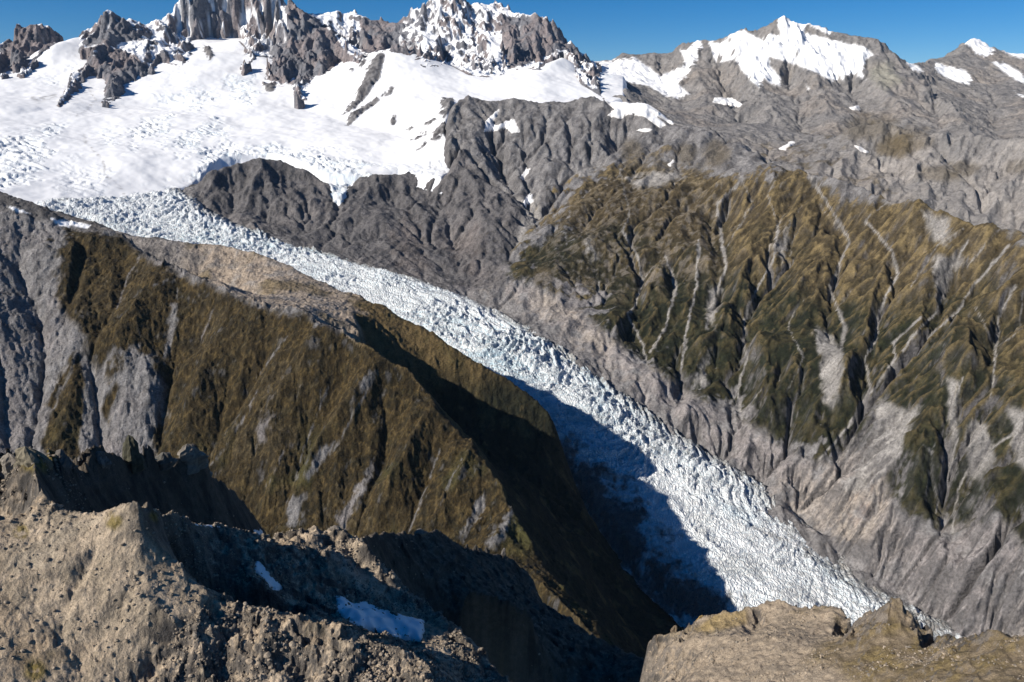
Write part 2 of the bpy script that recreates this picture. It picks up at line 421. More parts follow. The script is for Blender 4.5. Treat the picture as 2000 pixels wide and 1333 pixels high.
Wr = [  # gullies traced from the photograph
 (-46, [(1215,450),(1245,500),(1255,545),(1240,600),(1225,615),(1255,670),(1265,720)]),
 (-40, [(1300,500),(1320,560),(1300,640),(1270,690)]),
 (-55, [(1440,360),(1400,400),(1410,480),(1420,520),(1390,590),(1380,640)]),
 (-40, [(1365,470),(1360,560),(1340,650),(1330,730),(1320,790)]),
 (-50, [(1520,440),(1510,510),(1460,600),(1450,660),(1460,700),(1440,760),(1450,820)]),
 (-45, [(1580,340),(1660,470),(1630,540),(1620,560),(1650,640),(1640,690)]),
 (-45, [(1690,430),(1740,490),(1755,535),(1720,600),(1710,660),(1690,700),(1700,760),(1660,830),(1600,900)]),
 (-50, [(1890,470),(1850,540),(1830,610),(1780,660),(1740,730)]),
 (-40, [(1970,480),(1900,560),(1870,610),(1800,670)]),
 (-42, [(1980,560),(1950,620),(1945,680),(1940,750)]),
 (-36, [(1800,620),(1745,670),(1750,700),(1700,770)]),
 (-40, [(1880,740),(1860,800),(1870,860),(1850,930),(1830,1000)]),
 (-40, [(1990,840),(1900,900),(1870,960),(1860,1040)]),
 (-46, [(1140,330),(1090,360),(1060,400),(1030,440)]),
 (-40, [(960,210),(960,260),(990,320),(1000,370)]),
 (-30, [(1010,260),(1030,300),(1030,350),(1035,400)]),
 (-40, [(1240,230),(1200,270),(1170,320)]),
 (-40, [(1330,260),(1340,300),(1380,330)]),
 (-34, [(870,350),(870,400),(880,450),(900,500),(890,550)]),
 (-34, [(760,350),(800,400),(830,460),(850,510)]),
 (-30, [(600,340),(600,390),(590,430),(560,460)]),
 (-26, [(450,330),(470,370),(450,410)]),
 (26, [(1480,640),(1500,760),(1480,860)]),
 (24, [(1340,800),(1360,840)]), (26, [(1600,760),(1590,840),(1620,890)]), (24, [(1850,600),(1900,700)]),
]
H = W.relief(H, [(d*1.35, l) for d, l in Wr], 170)
g0, _, _ = slope_curv(W, blur(H, 6)); _, fgx, fgy = slope_curv(W, blur(H, 60))
H = H + fbm(W.X, W.Y, 420, 5, .5, 3)*38 + (ridged(W.X, W.Y, 300, 4, .55, 11) - .4)*55*np.clip(g0*1.5, .2, 1.1) + (fluted(W.X, W.Y, fgx, fgy, 190, 4, 3.5, 12) - .4)*62*np.clip(g0*1.6, .1, 1.1)
H, A = erode(H, W, 18, .045, .42, .06, div=2)
sx, sy = (W.X*.5 + W.Y*.87), (W.X*.87 - W.Y*.5)
H = H + (ridged(sx/3.5, sy, 60, 4, .6, 23) - .4)*12*smooth(-.5, .5, fbm(W.X, W.Y, 500, 2, .5, 24))
H = H + (fluted(W.X, W.Y, fgx, fgy, 58, 4, 4, 21) - .4)*22*np.clip(g0*1.6, .3, 1) + fbm(W.X, W.Y, 24, 3, .6, 31)*3.2
H = H + facet(W.X + 12*fbm(W.X, W.Y, 40, 2, .5, 27), W.Y, 62, 28)*.20*np.clip(g0*1.5, .2, 1) + facet(W.X, W.Y + 8*fbm(W.X, W.Y, 30, 2, .5, 27), 26, 29)*.22*np.clip(g0*1.5, .2, 1)
H, A = erode(H, W, 3, .03, .40, .03)
WH = H
U, V = project(W.X, W.Y, H)
g, gx, gy = slope_curv(W, H)
hb = blur(H, 14); conv = (hb - H)/W.R*1000           # hollow > 0
n1 = fbm(W.X, W.Y, 500, 5, .55, 41); n2 = fbm(W.X, W.Y, 90, 5, .6, 51); n3 = fbm(W.X, W.Y, 30, 3, .6, 61)
z = H
# rock everywhere, mauve and pale near the ice, green scrub on the middle slopes, tussock higher up, grey on the tops
col = mix(mix(GREY, GREY_D, smooth(-.3, .5, n2 + .4*n3)), MAUVE, smooth(-.1, .6, n1)*.5)
col = np.broadcast_to(col, W.X.shape + (3,)).copy()
vegpoly = [(960,560),(1010,470),(1080,425),(1150,340),(1220,325),(1330,300),(1450,350),(1560,330),(1700,375),(1800,392),(2010,455),(2300,500),(2300,900),(2010,1075),(1930,1050),(1940,985),(1860,1030),(1740,980),(1730,930),(1765,850),(1700,800),(1690,870),(1620,915),(1590,870),(1510,850),(1450,800),(1400,765),(1370,775),(1290,745),(1235,700),(1150,650),(1160,600),(1100,590),(1060,560),(1000,540)]
vp = polydist(U + 60*n2, V + 60*n1, vegpoly)
veg = smooth(-12, 14, vp + 38*n2 + 20*n3)
veg = veg*smooth(3.2, 2.0, g + .4*n3)
tusk = smooth(640, 560, V + 130*n1 + 60*n2 - (U - 1400)*.12)       # high tussock vs dark scrub, by height
tus_h = smooth(1220, 1500, z + 150*n1 + 70*n2)
vc = mix(mix(SCRUB, OLIVE, smooth(-.3, .6, n2 + n3*.6)), mix(TUSS, TUSS_L, smooth(-.1, .7, n2 + .4*n3 - conv*.12)), tus_h)
vc = vc*(.62 + .55*smooth(-.35, .45, n3 + .6*n2))[..., None]
# crests of the small spurs are lighter and grassier than the hollows
vc = mix(vc, TUSS_L, smooth(.4, 2.2, -conv)*.55*smooth(1000, 1200, z))
rb = polydist(U, V, [(1040,420),(1180,330),(1440,330),(1440,560),(1200,600),(1040,560)])
col = mix(col, np.broadcast_to(vc, col.shape), veg*(1 - .55*smooth(-10, 60, rb)*smooth(.0, .5, n2 + n3)))
rust = polydist(U, V, [(770,460),(800,430),(830,520),(790,530)]); rust2 = polydist(U, V, [(880,480),(930,450),(930,530)])
col = mix(col, RUST*.8, smooth(-25, 10, np.maximum(rust, rust2) + 30*n2)*.6)
# bare ice-scoured slopes just above the glacier
low = smooth(110, 20, H - np.interp(W.th, [at(*p)[0] for p in EDGE_R], [at(*p)[2] for p in EDGE_R])[:, None] + 60*n2)
scp = polydist(U + 40*n2, V, [(960,560),(1060,620),(1200,720),(1330,830),(1480,930),(1640,1060),(1900,1250),(2300,1400),(2300,1080),(1990,1060),(1940,1000),(1900,1030),(1800,1040),(1740,1000),(1700,830),(1690,880),(1600,920),(1490,850),(1340,770),(1240,700),(1140,620),(1040,560)])
pale = mix(mix(MAUVE, BEIGE, smooth(-.2, .5, n1)), GREY, smooth(0, .6, n2))*1.12
pale = mix(pale, RUST*1.1, smooth(.4, .9, n1 + .5*n3)*.35)
col = mix(col, pale, smooth(-15, 12, scp + 40*n2))
# scree runs in the drainage lines
runs = np.full(U.shape, 1e9, np.float32)
for dz, ln in Wr[:13]: runs = np.minimum(runs, linedist(U + 3.5*n3 + 2*n2, V + 2*n2, ln)*(1 + .9*n2))
RUNS2 = [[(1530,320),(1500,380),(1520,440)],[(1440,330),(1470,400),(1420,480)],[(1600,400),(1660,470)],[(1740,390),(1690,430)],[(1890,440),(1830,480),(1780,560)],[(1960,440),(1890,520)],[(1210,330),(1230,420),(1215,450)],[(2000,640),(1945,680)],[(1905,600),(1945,680)],[(1770,800),(1740,900)],[(1560,590),(1540,640),(1570,700),(1540,760)],[(1490,760),(1430,830)],[(1940,740),(1930,800)],[(2000,560),(1990,640)]]
for ln in RUNS2: runs = np.minimum(runs, linedist(U + 3.5*n3 + 2*n2, V + 2*n2, ln)*(1 + .9*n2) + 1.5)
sc = smooth(3.4, .8, runs) + smooth(4.05, 4.6, A + .35*n2)*.9*smooth(-.35, .25, n1 + .6*n2)
SL = [[(1595,640),(1625,655),(1650,700),(1640,760),(1630,800),(1610,790),(1600,720)],[(1385,560),(1410,560),(1395,640),(1380,620)],[(1850,740),(1875,750),(1870,850),(1855,880)],[(1720,780),(1770,800),(1800,790),(1760,880),(1700,960),(1640,960),(1700,860)],
      [(1895,820),(1930,830),(1940,900),(1900,940),(1885,880)],[(1970,800),(2010,800),(2010,920),(1985,900)],[(1820,500),(1880,500),(1830,600)],[(1390,680),(1350,740),(1370,750)],[(1510,480),(1540,430),(1530,520)],
      [(1010,395),(1050,375),(1060,420),(1020,470),(990,500)],[(1080,360),(1180,330),(1190,300),(1100,330)],[(1220,350),(1320,330),(1340,345),(1250,372)],[(1150,460),(1165,500),(1150,510)],[(1800,410),(1860,430),(1850,480),(1820,470)]]
for p in SL: sc = np.maximum(sc, smooth(-6, 8, polydist(U + 12*n2 + 10*n3, V + 12*n2, p)))
col = mix(col, SCREE*(.92 + .3*n3[..., None] + .25*n2[..., None]), np.clip(sc*.92, 0, 1))
# smooth grey screes on the upper mountain
up = polydist(U, V, [(860,185),(1160,185),(1400,250),(1560,330),(1400,350),(1200,330),(1100,360),(1000,400),(860,320)])
col = mix(col, mix(GREY*1.0, GREY_D, smooth(-.2, .5, n2)), smooth(0, 20, up)*.8*(1 - .5*veg))
hill = polydist(U, V, [(380,300),(900,300),(1030,410),(985,560),(880,570),(600,490),(380,400)])
hc = mix(mix(GREY_D*1.05, MAUVE*.75, smooth(-.2, .6, n1)), GREY_D*.8, smooth(0, .6, n2 + n3*.5))
col = mix(col, hc, smooth(-5, 10, hill)*.85)
for (pu, pv, pr) in ((1235,295,24),(1060,540,20),(1340,300,22),(1400,300,30)):
    col = mix(col, TUSS*1.0, smooth(1.2, .6, np.hypot(U - pu, V - pv)/pr + .5*n2)*.6)
# steep faces are bare dark rock
col = mix(col, GREY_D, smooth(1.25, 1.9, g + .2*n3)*.75*(1 - .8*veg))
sn = np.zeros(U.shape, np.float32)
WCOL = col
er_ = np.interp(W.th, [at(*p)[0] for p in EDGE_R], [p[2]*1000 for p in EDGE_R])[:, None]
keepw = (U > 330) & near_view(W, H, .045) & (W.R > er_ - 260)
back = (H < 1500) & (W.R > 5600)
parts = [
 ('rock_hill', (hill > -4) & (W.R < 5300), 'dark grey dome of bare rock between the white snowfield and the top of the glacier'),
 ('grey_mountain', None, 'grey scree mountain rising behind the bare rock hill and the snowfield edge'),
 ('valley_wall', None, 'steep brown and green valley wall cut by pale gullies, right of the glacier')]
right = (U > 1010) & (V > 325 + (U < 1440)*0) & (W.R < 5100)
hillm = parts[0][1]
def split_mesh(S, H, masks, col, mat, extra, keep):
    """cut one sheet into several objects along cell borders"""
    left = keep.copy(); 
    for name, m, label in masks:
        mm = left if m is None else (left & m)
        # grow by one cell so neighbouring objects meet without a gap
        mg = mm.copy(); mg[1:] |= mm[:-1]; mg[:, 1:] |= mm[:, :-1]; mg[1:, 1:] |= mm[:-1, :-1]
        mg &= keep
        if mg.any(): S.mesh(H, name, col, mg, mat, extra, 'structure', label)
        left &= ~mm
split_mesh(W, H, [parts[0], ('valley_wall', right, parts[2][2]), parts[1]], col, m_rock, {'snow': sn}, keepw)

# old snow lying in hollows of the grey mountains and the ice spilling over the rim of the rock hill
m_old = ground_mat('old_snow', 1.5, .4, .6, .05, crag=0)
def patches(S, H, U, V, n2, n3, items, lift, group, rmin=0, sm=10):
    hb = blur(H, sm)
    el = (H - CAM_Z)/S.R; vis = el >= np.maximum.accumulate(el, axis=1) - 2e-3
    for lab, poly in items:
        d = polydist(U + 3.0*n2 + 2.0*n3, V + 2.0*n3, poly); ok = (d > -3.5) & vis
        ys = [p[1] for p in poly]; xs = [p[0] for p in poly]
        ok &= (U > min(xs) - 12) & (U < max(xs) + 12) & (V < max(ys) + 10) & (V > min(ys) - 10)
        if ok.sum() < 6: print('no patch', lab); continue
        # keep only the largest connected piece
        okv = ok; qm = np.zeros_like(ok); qm[:-1, :-1] = ok[:-1, :-1] & ok[1:, :-1] & ok[:-1, 1:] & ok[1:, 1:]; ok = qm
        if not ok.any(): print('no patch', lab); continue
        lab_ = np.where(ok, np.arange(ok.size).reshape(ok.shape) + 1, 0)
        sub_i = np.nonzero(ok.any(1))[0]; sub_j = np.nonzero(ok.any(0))[0]
        a0, a1, b0, b1 = sub_i[0], sub_i[-1] + 1, sub_j[0], sub_j[-1] + 1
        L_ = lab_[a0:a1, b0:b1].copy()
        for _ in range(400):
            P_ = np.pad(L_, 1); M_ = np.maximum.reduce([P_[1:-1, 1:-1], P_[:-2, 1:-1], P_[2:, 1:-1], P_[1:-1, :-2], P_[1:-1, 2:]]); M_ = np.where(L_ > 0, M_, 0)
            if (M_ == L_).all(): break
            L_ = M_
        ids_, cnt_ = np.unique(L_[L_ > 0], return_counts=True); best_ = ids_[cnt_.argmax()]
        ok2 = np.zeros_like(ok); ok2[a0:a1, b0:b1] = L_ == best_
        if ok2.sum() < 6: print('small patch', lab); continue
        o3 = ok2.copy(); o3[1:] |= ok2[:-1]; o3[:, 1:] |= ok2[:, :-1]; o3[1:, 1:] |= ok2[:-1, :-1]; ok2 = o3
        Hs = np.maximum(H, hb)*.5 + H*.5 + lift*smooth(-.5, 1.5, d) + lift*.8*smooth(1, 10, d) - lift*1.5*smooth(0, -3, d)
        c = mix(np.broadcast_to(SNOW*.95, U.shape + (3,)), rgb(.50,.46,.41), smooth(4.5, -.5, d + 2.5*n3)*.55 + smooth(.35, .8, n2)*.2)
        S.mesh(Hs, 'snow_patch', c, ok2, m_old, {'snow': np.ones(U.shape, np.float32)}, 'thing', lab, group, 'snow patch')
patches(W, H, U, V, n2, n3, [
    ('hook shaped snow patch on the grey cliff, left part of the grey mountain', [(948,238),(964,222),(974,214),(972,226),(960,240),(968,246),(985,240),(1003,232),(1010,245),(1018,258),(1000,261),(985,250),(970,256),(944,258),(948,250)]),
    ('broad forked snowfield on the shoulder of the grey mountain, largest of its patches', [(1180,194),(1230,198),(1262,198),(1275,210),(1322,240),(1312,244),(1272,220),(1302,246),(1290,250),(1258,228),(1225,224),(1212,233),(1186,226),(1200,214)]),
    ('short snow sliver in the upper part of the gully right of the rock hill', [(1016,346),(1028,330),(1037,329),(1030,342),(1020,352)]),
    ('dirty snow tongue at the foot of the gully right of the rock hill', [(1020,406),(1030,380),(1042,378),(1040,395),(1026,408)]),
    ('tiny snow dash on the ridge below the forked snowfield', [(1240,255),(1260,251),(1275,254),(1262,259)]),
    ('small snow dash high on the brown wall, above the scree fans', [(1304,322),(1314,312),(1318,314),(1308,326)]),
    ], 5, 'snow patches on the grey mountains')
ip = [(590,318),(640,322),(700,336),(745,338),(728,344),(694,352),(678,372),(672,396),(662,402),(650,392),(645,368),(632,350),(604,334)]
d = polydist(U + 4*n2, V + 3*n3, ip); hb = blur(H, 8)
a1_, a2_, a3_ = cells(W.X, W.Y, 26, 301)
Hs = np.maximum(H, hb) + 14*smooth(-1, 8, d) - 12*smooth(1, -4, d) + (a3_ - .5)*14 - smooth(.2, 0, a2_ - a1_)*9
c = mix(np.broadcast_to(SNOW*.93, U.shape + (3,)), rgb(.45,.60,.68), smooth(.25, 0, a2_ - a1_)*.7 + .12); c = mix(c, rgb(.3,.29,.28), smooth(.15, .6, n2 + n3)*.5)
W.mesh(Hs, 'hanging_icefall', c, (d > -4) & (W.R > 4700), m_old, {'snow': np.full(U.shape, .6, np.float32)}, 'structure', 'broken blue and white icefall spilling through the notch in the dark rock hill')
# ------------------------------------------------------------------ snowfield (neve) under the peaks
def snow_mat():
    m = bpy.data.materials.new('glacier_snow'); m.use_nodes = True; nt = m.node_tree; N = nt.nodes; L = nt.links
    b = N['Principled BSDF']; b.inputs['Roughness'].default_value = .55; b.inputs['Specular IOR Level'].default_value = .3
    at_ = N.new('ShaderNodeAttribute'); at_.attribute_name = 'tint'; tc = N.new('ShaderNodeTexCoord')
    n1 = N.new('ShaderNodeTexNoise'); n1.inputs['Scale'].default_value = 1/9; n1.inputs['Detail'].default_value = 5; n1.inputs['Roughness'].default_value = .65
    L.new(tc.outputs['Object'], n1.inputs['Vector'])
    mr = N.new('ShaderNodeMapRange'); mr.inputs['From Min'].default_value = .3; mr.inputs['From Max'].default_value = .7
    mr.inputs['To Min'].default_value = .975; mr.inputs['To Max'].default_value = 1.015; L.new(n1.outputs['Fac'], mr.inputs['Value'])
    vm = N.new('ShaderNodeVectorMath'); vm.operation = 'SCALE'; L.new(at_.outputs['Color'], vm.inputs[0]); L.new(mr.outputs[0], vm.inputs['Scale'])
    L.new(vm.outputs[0], b.inputs['Base Color'])
    ro = N.new('ShaderNodeAttribute'); ro.attribute_name = 'rough'
    bp = N.new('ShaderNodeBump'); bp.inputs['Distance'].default_value = 5.0
    L.new(ro.outputs['Fac'], bp.inputs['Strength']); L.new(n1.outputs['Fac'], bp.inputs['Height']); L.new(bp.outputs[0], b.inputs['Normal'])
    return m
m_snow = snow_mat()
def ice_mat():
    m = snow_mat(); m.name = 'crevassed_ice'; nt = m.node_tree; N = nt.nodes; L = nt.links
    b = N['Principled BSDF']; tc = N['Texture Coordinate']
    mp = N.new('ShaderNodeMapping'); mp.inputs['Rotation'].default_value = (0, 0, .75); mp.inputs['Scale'].default_value = (1, .34, 1)
    nz = N.new('ShaderNodeTexNoise'); nz.inputs['Scale'].default_value = 1/30; nz.inputs['Detail'].default_value = 3
    ad = N.new('ShaderNodeVectorMath'); ad.operation = 'MULTIPLY_ADD'; ad.inputs[1].default_value = (26, 26, 26)
    L.new(tc.outputs['Object'], nz.inputs['Vector']); L.new(nz.outputs['Color'], ad.inputs[0]); L.new(tc.outputs['Object'], ad.inputs[2]); L.new(ad.outputs[0], mp.inputs['Vector'])
    vo = N.new('ShaderNodeTexVoronoi'); vo.feature = 'DISTANCE_TO_EDGE'; vo.inputs['Scale'].default_value = 1/9; L.new(mp.outputs[0], vo.inputs['Vector'])
    rp = N.new('ShaderNodeMapRange'); rp.inputs['From Max'].default_value = .22; L.new(vo.outputs['Distance'], rp.inputs['Value'])
    old = b.inputs['Base Color'].links[0].from_socket
    mx = N.new('ShaderNodeMix'); mx.data_type = 'RGBA'; mx.blend_type = 'MULTIPLY'; L.new(old, mx.inputs['A']); mx.inputs['B'].default_value = (.66, .80, .88, 1)
    iv = N.new('ShaderNodeMath'); iv.operation = 'SUBTRACT'; iv.inputs[0].default_value = .62; L.new(rp.outputs[0], iv.inputs[1]); iv.use_clamp = True
    L.new(iv.outputs[0], mx.inputs['Factor']); L.new(mx.outputs['Result'], b.inputs['Base Color'])
    bp = [n for n in N if n.type == 'BUMP'][0]; n1 = bp.inputs['Height'].links[0].from_socket
    a2 = N.new('ShaderNodeMath'); a2.operation = 'MULTIPLY_ADD'; L.new(rp.outputs[0], a2.inputs[0]); a2.inputs[1].default_value = .6; L.new(n1, a2.inputs[2])
    L.new(a2.outputs[0], bp.inputs['Height']); bp.inputs['Distance'].default_value = 5.5
    return m
m_ice = ice_mat()
ICE = rgb(.62, .76, .86); DIRT = rgb(.20, .19, .18)

S = Sheet(-.66, .165, 4.25, 9.6, 580, 420)
S.add((-80,440,4.45),(60,430,4.5),(160,416,4.6),(260,398,4.8),(340,375,5.0),(385,358,5.15)); S.add((150,470,4.3),(300,440,4.5),(400,400,4.8))
S.add((-80,330,5.3),(100,335,5.3),(200,340,5.25),(300,330,5.4),(400,303,5.65),(450,290,5.75))
S.add((-80,260,6.2),(100,262,6.2),(250,262,6.2),(400,245,6.3),(500,288,5.7),(560,300,5.6),(620,315,5.4),(700,325,5.3),(780,320,5.35),(860,325,5.25),(893,316,5.3),(885,290,5.4),(868,262,5.7),(866,228,6.1),(885,196,6.5))
S.add((620,315,5.4),(650,350,5.12),(664,392,4.85))
S.add((893,316,5.3),(950,300,5.3,1500),(1000,300,5.2,1450))
S.add((-80,200,7.2),(100,205,7.1),(200,205,7.2),(300,203,7.2),(400,190,7.3),(500,200,7.0),(600,215,6.8),(700,250,6.4),(800,270,6.0),(868,245,5.9))
S.add((-80,160,8.2),(60,135,8.3),(110,92,8.6),(150,71,8.9),(200,71,9.0))
S.add((300,135,8.0),(400,112,8.2),(450,100,8.5),(480,80,8.75))
S.add((500,165,7.6),(560,172,7.6),(640,130,7.9),(700,108,7.8),(745,101,7.6),(770,98,7.6),(800,107,7.6),(850,128,7.6),(920,148,7.6),(1000,146,7.5),(1060,130,7.5),(1100,103,7.8),(1125,120,7.8),(1150,150,7.7),(1200,160,7.8),(1250,165,8.0),(1290,175,8.0))
S.add((745,101,7.6),(735,140,7.3),(700,190,6.9),(690,240,6.45))
S.add((885,196,6.5),(960,190,6.6),(1040,185,6.7),(1100,195,6.6),(1160,197,6.6),(1220,192,6.9),(1280,192,7.2))
S.add(*[(u, 190, 9.5, 2450) for u in (-80, 200)]); S.add((200,190,9.5,2600),(450,190,9.5,2750),(640,190,9.5,2600),(900,190,9.5,2500),(1160,190,9.5,2250),(1300,190,9.5,2100))
H = S.solve(S.lines)
H = blur(H, 10); SH0 = H.copy()
X, Y = S.X, S.Y
U, V = project(X, Y, H)
n1 = fbm(X, Y, 700, 5, .5, 71); n2 = fbm(X, Y, 160, 5, .55, 72); n3 = fbm(X, Y, 40, 3, .6, 73)
H = H + n1*30 + fbm(X, Y, 1500, 3, .5, 70)*60*smooth(4900, 5600, S.R) + n2*4 + n3*.5
CREV = [  # polygon, strength, blueness
 ([(-80,272),(60,272),(100,300),(75,345),(0,365),(-80,360)], .8, .5),
 ([(84,262),(110,246),(130,245),(125,262),(95,272)], .8, .6),
 ([(200,262),(235,255),(240,285),(212,290)], .5, .4),
 ([(250,262),(285,240),(335,228),(330,262),(285,275),(255,300)], .9, .6),
 ([(370,262),(420,240),(440,262),(400,275),(385,300),(345,312),(320,305),(345,280)], 1.1, .8),
 ([(300,200),(360,178),(400,175),(430,190),(400,205),(385,215),(350,200)], .7, .6),
 ([(440,158),(490,150),(500,180),(490,205),(460,190)], .9, .7),
 ([(330,150),(380,150),(370,165),(330,165)], .4, .3),
 ([(390,300),(430,292),(520,290),(560,296),(620,300),(720,318),(700,345),(662,400),(650,395),(640,350),(590,322),(500,306),(430,312),(400,330)], 1.2, .75),
 ([(150,325),(215,335),(210,385),(120,385),(100,340)], .35, .2),
 ([(740,322),(800,318),(880,312),(893,322),(870,345),(780,338)], .5, .3),
 ([(140,412),(200,395),(300,382),(385,352),(400,400),(300,440),(150,440)], 1.0, .8),
 ([(75,150),(110,140),(150,110),(150,130),(110,160)], .5, .3),
 ([(1160,110),(1200,130),(1180,160),(1150,160)], .8, .6)]
rough = np.full(X.shape, .04, np.float32); blue = np.zeros(X.shape, np.float32); amp = np.zeros(X.shape, np.float32)
for p, a, b in CREV:
    k = smooth(-14, 12, polydist(U, V, p) + 26*n2 + 8*n3); amp = np.maximum(amp, a*k); blue = np.maximum(blue, b*k)
rough = np.maximum(rough, amp*.8)
# curved crevasses: bands across the local fall of the ice
gs, gx, gy = slope_curv(S, blur(H, 20))
ca, sa = math.cos(.55), math.sin(.55)
p = (X*ca - Y*sa); q = (X*sa + Y*ca)
wv = fbm(X, Y, 320, 3, .5, 75)*140
c1 = ridged(p/2.6 + wv, q + wv*.8, 60, 3, .6, 77)
d1, d2, cv = cells(p/3.2 + wv*.4, q + wv*.6, 34, 78)
crev = amp*((c1 - .45)*20 + (cv - .5)*9 - smooth(.16, .0, d2 - d1)*11)
H = H + crev
# wind-packed swells and faint crevasse lines elsewhere
H = H + (ridged(p/3 + wv, q, 170, 3, .5, 79) - .4)*2.0*(1 - np.clip(amp, 0, 1))
col = np.broadcast_to(SNOW, X.shape + (3,)).copy()
col = mix(col, ICE, np.clip(blue*(smooth(.30, .02, d2 - d1)*.6 + .25 + .3*n3), 0, 1)*.8)
col = mix(col, rgb(.72, .70, .68), smooth(.25, .9, n1 + .5*n2)*.18*smooth(8200, 6000, S.R))
dirt = np.zeros(X.shape, np.float32)
for ln, wd in (([(163,283),(205,330),(210,352),(232,368),(250,388)], 2.2), ([(170,165),(190,200),(160,225),(150,232)], 1.2), ([(165,268),(170,290)], 4), ([(62,190),(75,205),(108,188)], 7)):
    dirt = np.maximum(dirt, smooth(wd + 1.5, wd*.4, linedist(U + 4*n2, V + 3*n3, ln))*smooth(-.35, .35, n3 + .4*n2))
col = mix(col, DIRT*1.5, dirt*.6)
# slabs of rock breaking through the snow dome
ROCKS = [[(742,105),(752,112),(746,140),(742,155),(712,188),(690,212),(672,225),(680,205),(695,185),(700,170),(714,148),(722,128)],[(735,190),(742,195),(730,206),(712,222),(694,238),(676,248),(682,232),(700,215),(708,203)],[(748,184),(765,170),(771,172),(762,184),(751,188)],
         [(760,246),(766,232),(774,230),(772,244),(763,248)],[(793,250),(806,242),(808,246),(797,252)],[(803,274),(832,256),(834,260),(812,272)],[(842,275),(850,266),(864,265),(860,276),(848,282)],[(695,112),(712,108),(720,112),(706,120),(694,122)],[(700,132),(712,120),(716,124),(704,136)],
         [(860,195),(885,190),(890,205),(868,228),(855,222),(866,210)],[(845,255),(868,235),(880,250),(865,262),(846,268)],[(816,288),(832,278),(834,281),(818,291)],[(684,139),(690,136),(690,142),(685,145)],[(515,165),(540,168),(534,180),(518,180)],[(400,92),(410,94),(418,110),(412,122),(404,110),(397,98)],[(828,240),(850,228),(852,233),(832,246)]]
rk = np.full(X.shape, -99, np.float32)
for p_ in ROCKS: rk = np.maximum(rk, polydist(U + 5*n3, V + 4*n2, p_))
rkm = smooth(-1.2, .8, rk + 2.5*n3)
H = H + smooth(-2, 8, rk)*26*(1 + .5*n2) + rkm*(ridged(X, Y, 60, 3, .6, 81) - .4)*22
col = mix(col, mix(GREY, GREY_D, smooth(-.3, .4, n3 + n2)), rkm)
rough = np.maximum(rough, rkm)
SNOWP = [(-200,60),(-200,470),(60,404),(160,404),(210,400),(260,392),(310,382),(372,364),(392,352),(400,343),(430,315),(470,306),(520,303),(560,316),(605,328),(640,342),(672,345),(692,345),(722,337),(780,331),(830,342),(862,348),(893,322),(903,318),(880,298),(868,262),(872,232),(886,203),(960,192),(1000,196),(1050,205),(1100,213),(1150,202),(1190,195),(1219,188),(1219,60)]
spd = polydist(U, V, SNOWP)
H = H - 70*smooth(2, -8, spd)
S.mesh(H, 'snowfield', col, (U > -160) & (U < 1240) & (S.R < 9500) & (spd > -8) & ((S.R > 6000) | (U < 905)), m_snow, {'rough': rough}, 'structure', 'broad white snowfield with blue crevasses below the rock peaks, feeding the glacier')
SH = H

# ------------------------------------------------------------------ glacier tongue
G = Sheet(-.56, .62, 1.7, 5.3, 960, 600)
EDGE_L = [(60,440,4.6),(150,430,4.55),(300,500,4.1),(450,525,3.85),(560,560,3.62),(700,630,3.25),(860,720,2.92),(1010,800,2.66),(1090,875,2.48),(1180,985,2.28),(1280,1105,2.08),(1400,1215,1.93),(1600,1340,1.8),(1750,1420,1.72)]
G.add(*EDGE_L); G.add(*EDGE_R)
def onS(u, v, dz):
    t, l, z = S.hit(SH0, u, v, True); return (u, v, math.exp(l)/1000, z + dz)
G.add(*[onS(u, v, 3) for u, v in ((60,402),(110,402),(160,400),(210,394),(260,388),(310,378),(350,368))])
G.add(*[onS(u, v, -22) for u, v in ((60,385),(110,385),(160,383),(210,378),(260,372),(310,362),(350,352))])
G.add(*[onS(u, v, -60) for u, v in ((60,370),(160,368),(260,356),(340,342))])
G.add((1600,1340,1.8),(1900,1380,1.95),(2250,1420,1.95))
G.add((250,430,4.6),(420,450,4.4),(600,500,4.05),(760,550,3.7),(900,625,3.32),(1050,700,3.02),(1150,790,2.78),(1290,890,2.58),(1430,1010,2.38),(1580,1140,2.2),(1750,1260,2.05))
G.lines = G.lines
H = blur(G.solve(G.lines), 4)
X, Y = G.X, G.Y
# place along and across the tongue from the two edge lines
def polywdist(X, Y, P, closed=True):
    d = np.full(X.shape, 1e9, np.float32); ins = np.zeros(X.shape, bool); n = len(P)
    for k in range(n if closed else n - 1):
        x0, y0 = P[k]; x1, y1 = P[(k + 1) % n]; ex, ey = x1 - x0, y1 - y0
        t = np.clip(((X - x0)*ex + (Y - y0)*ey)/(ex*ex + ey*ey + 1e-9), 0, 1)
        d = np.minimum(d, np.hypot(X - x0 - t*ex, Y - y0 - t*ey))
        if closed and y0 != y1:
            c = ((y0 > Y) != (y1 > Y)) & (X < (x1 - x0)*(Y - y0)/(y1 - y0) + x0); ins ^= c
    return np.where(ins, d, -d) if closed else d
XL, XR = xy(EDGE_L), xy(EDGE_R)
top = xy([onS(u, v, 0) for u, v in ((60,380),(110,380),(160,378),(210,372),(260,366),(310,356),(340,350))])
inside = polywdist(X, Y, np.concatenate([XL, XR[::-1], top[::-1]]))
dR = polywdist(X, Y, XR, False); dL = polywdist(X, Y, XL, False)
n1 = fbm(X, Y, 420, 4, .5, 91); n2 = fbm(X, Y, 90, 4, .55, 92); n3 = fbm(X, Y, 22, 3, .6, 93)
U, V = project(X, Y, H)
icefall = np.maximum(smooth(2200, 2450, G.R + 200*n1)*smooth(3500, 3200, G.R + 200*n1), smooth(3700, 4200, G.R)*.8)
icefall = np.clip(icefall + .35*n1 + .3*fbm(X, Y, 170, 2, .5, 94), .12, 1.15)
th = -.78 + .25*smooth(3000, 4300, G.R)                     # direction of flow
fx, fy = np.cos(th), np.sin(th)
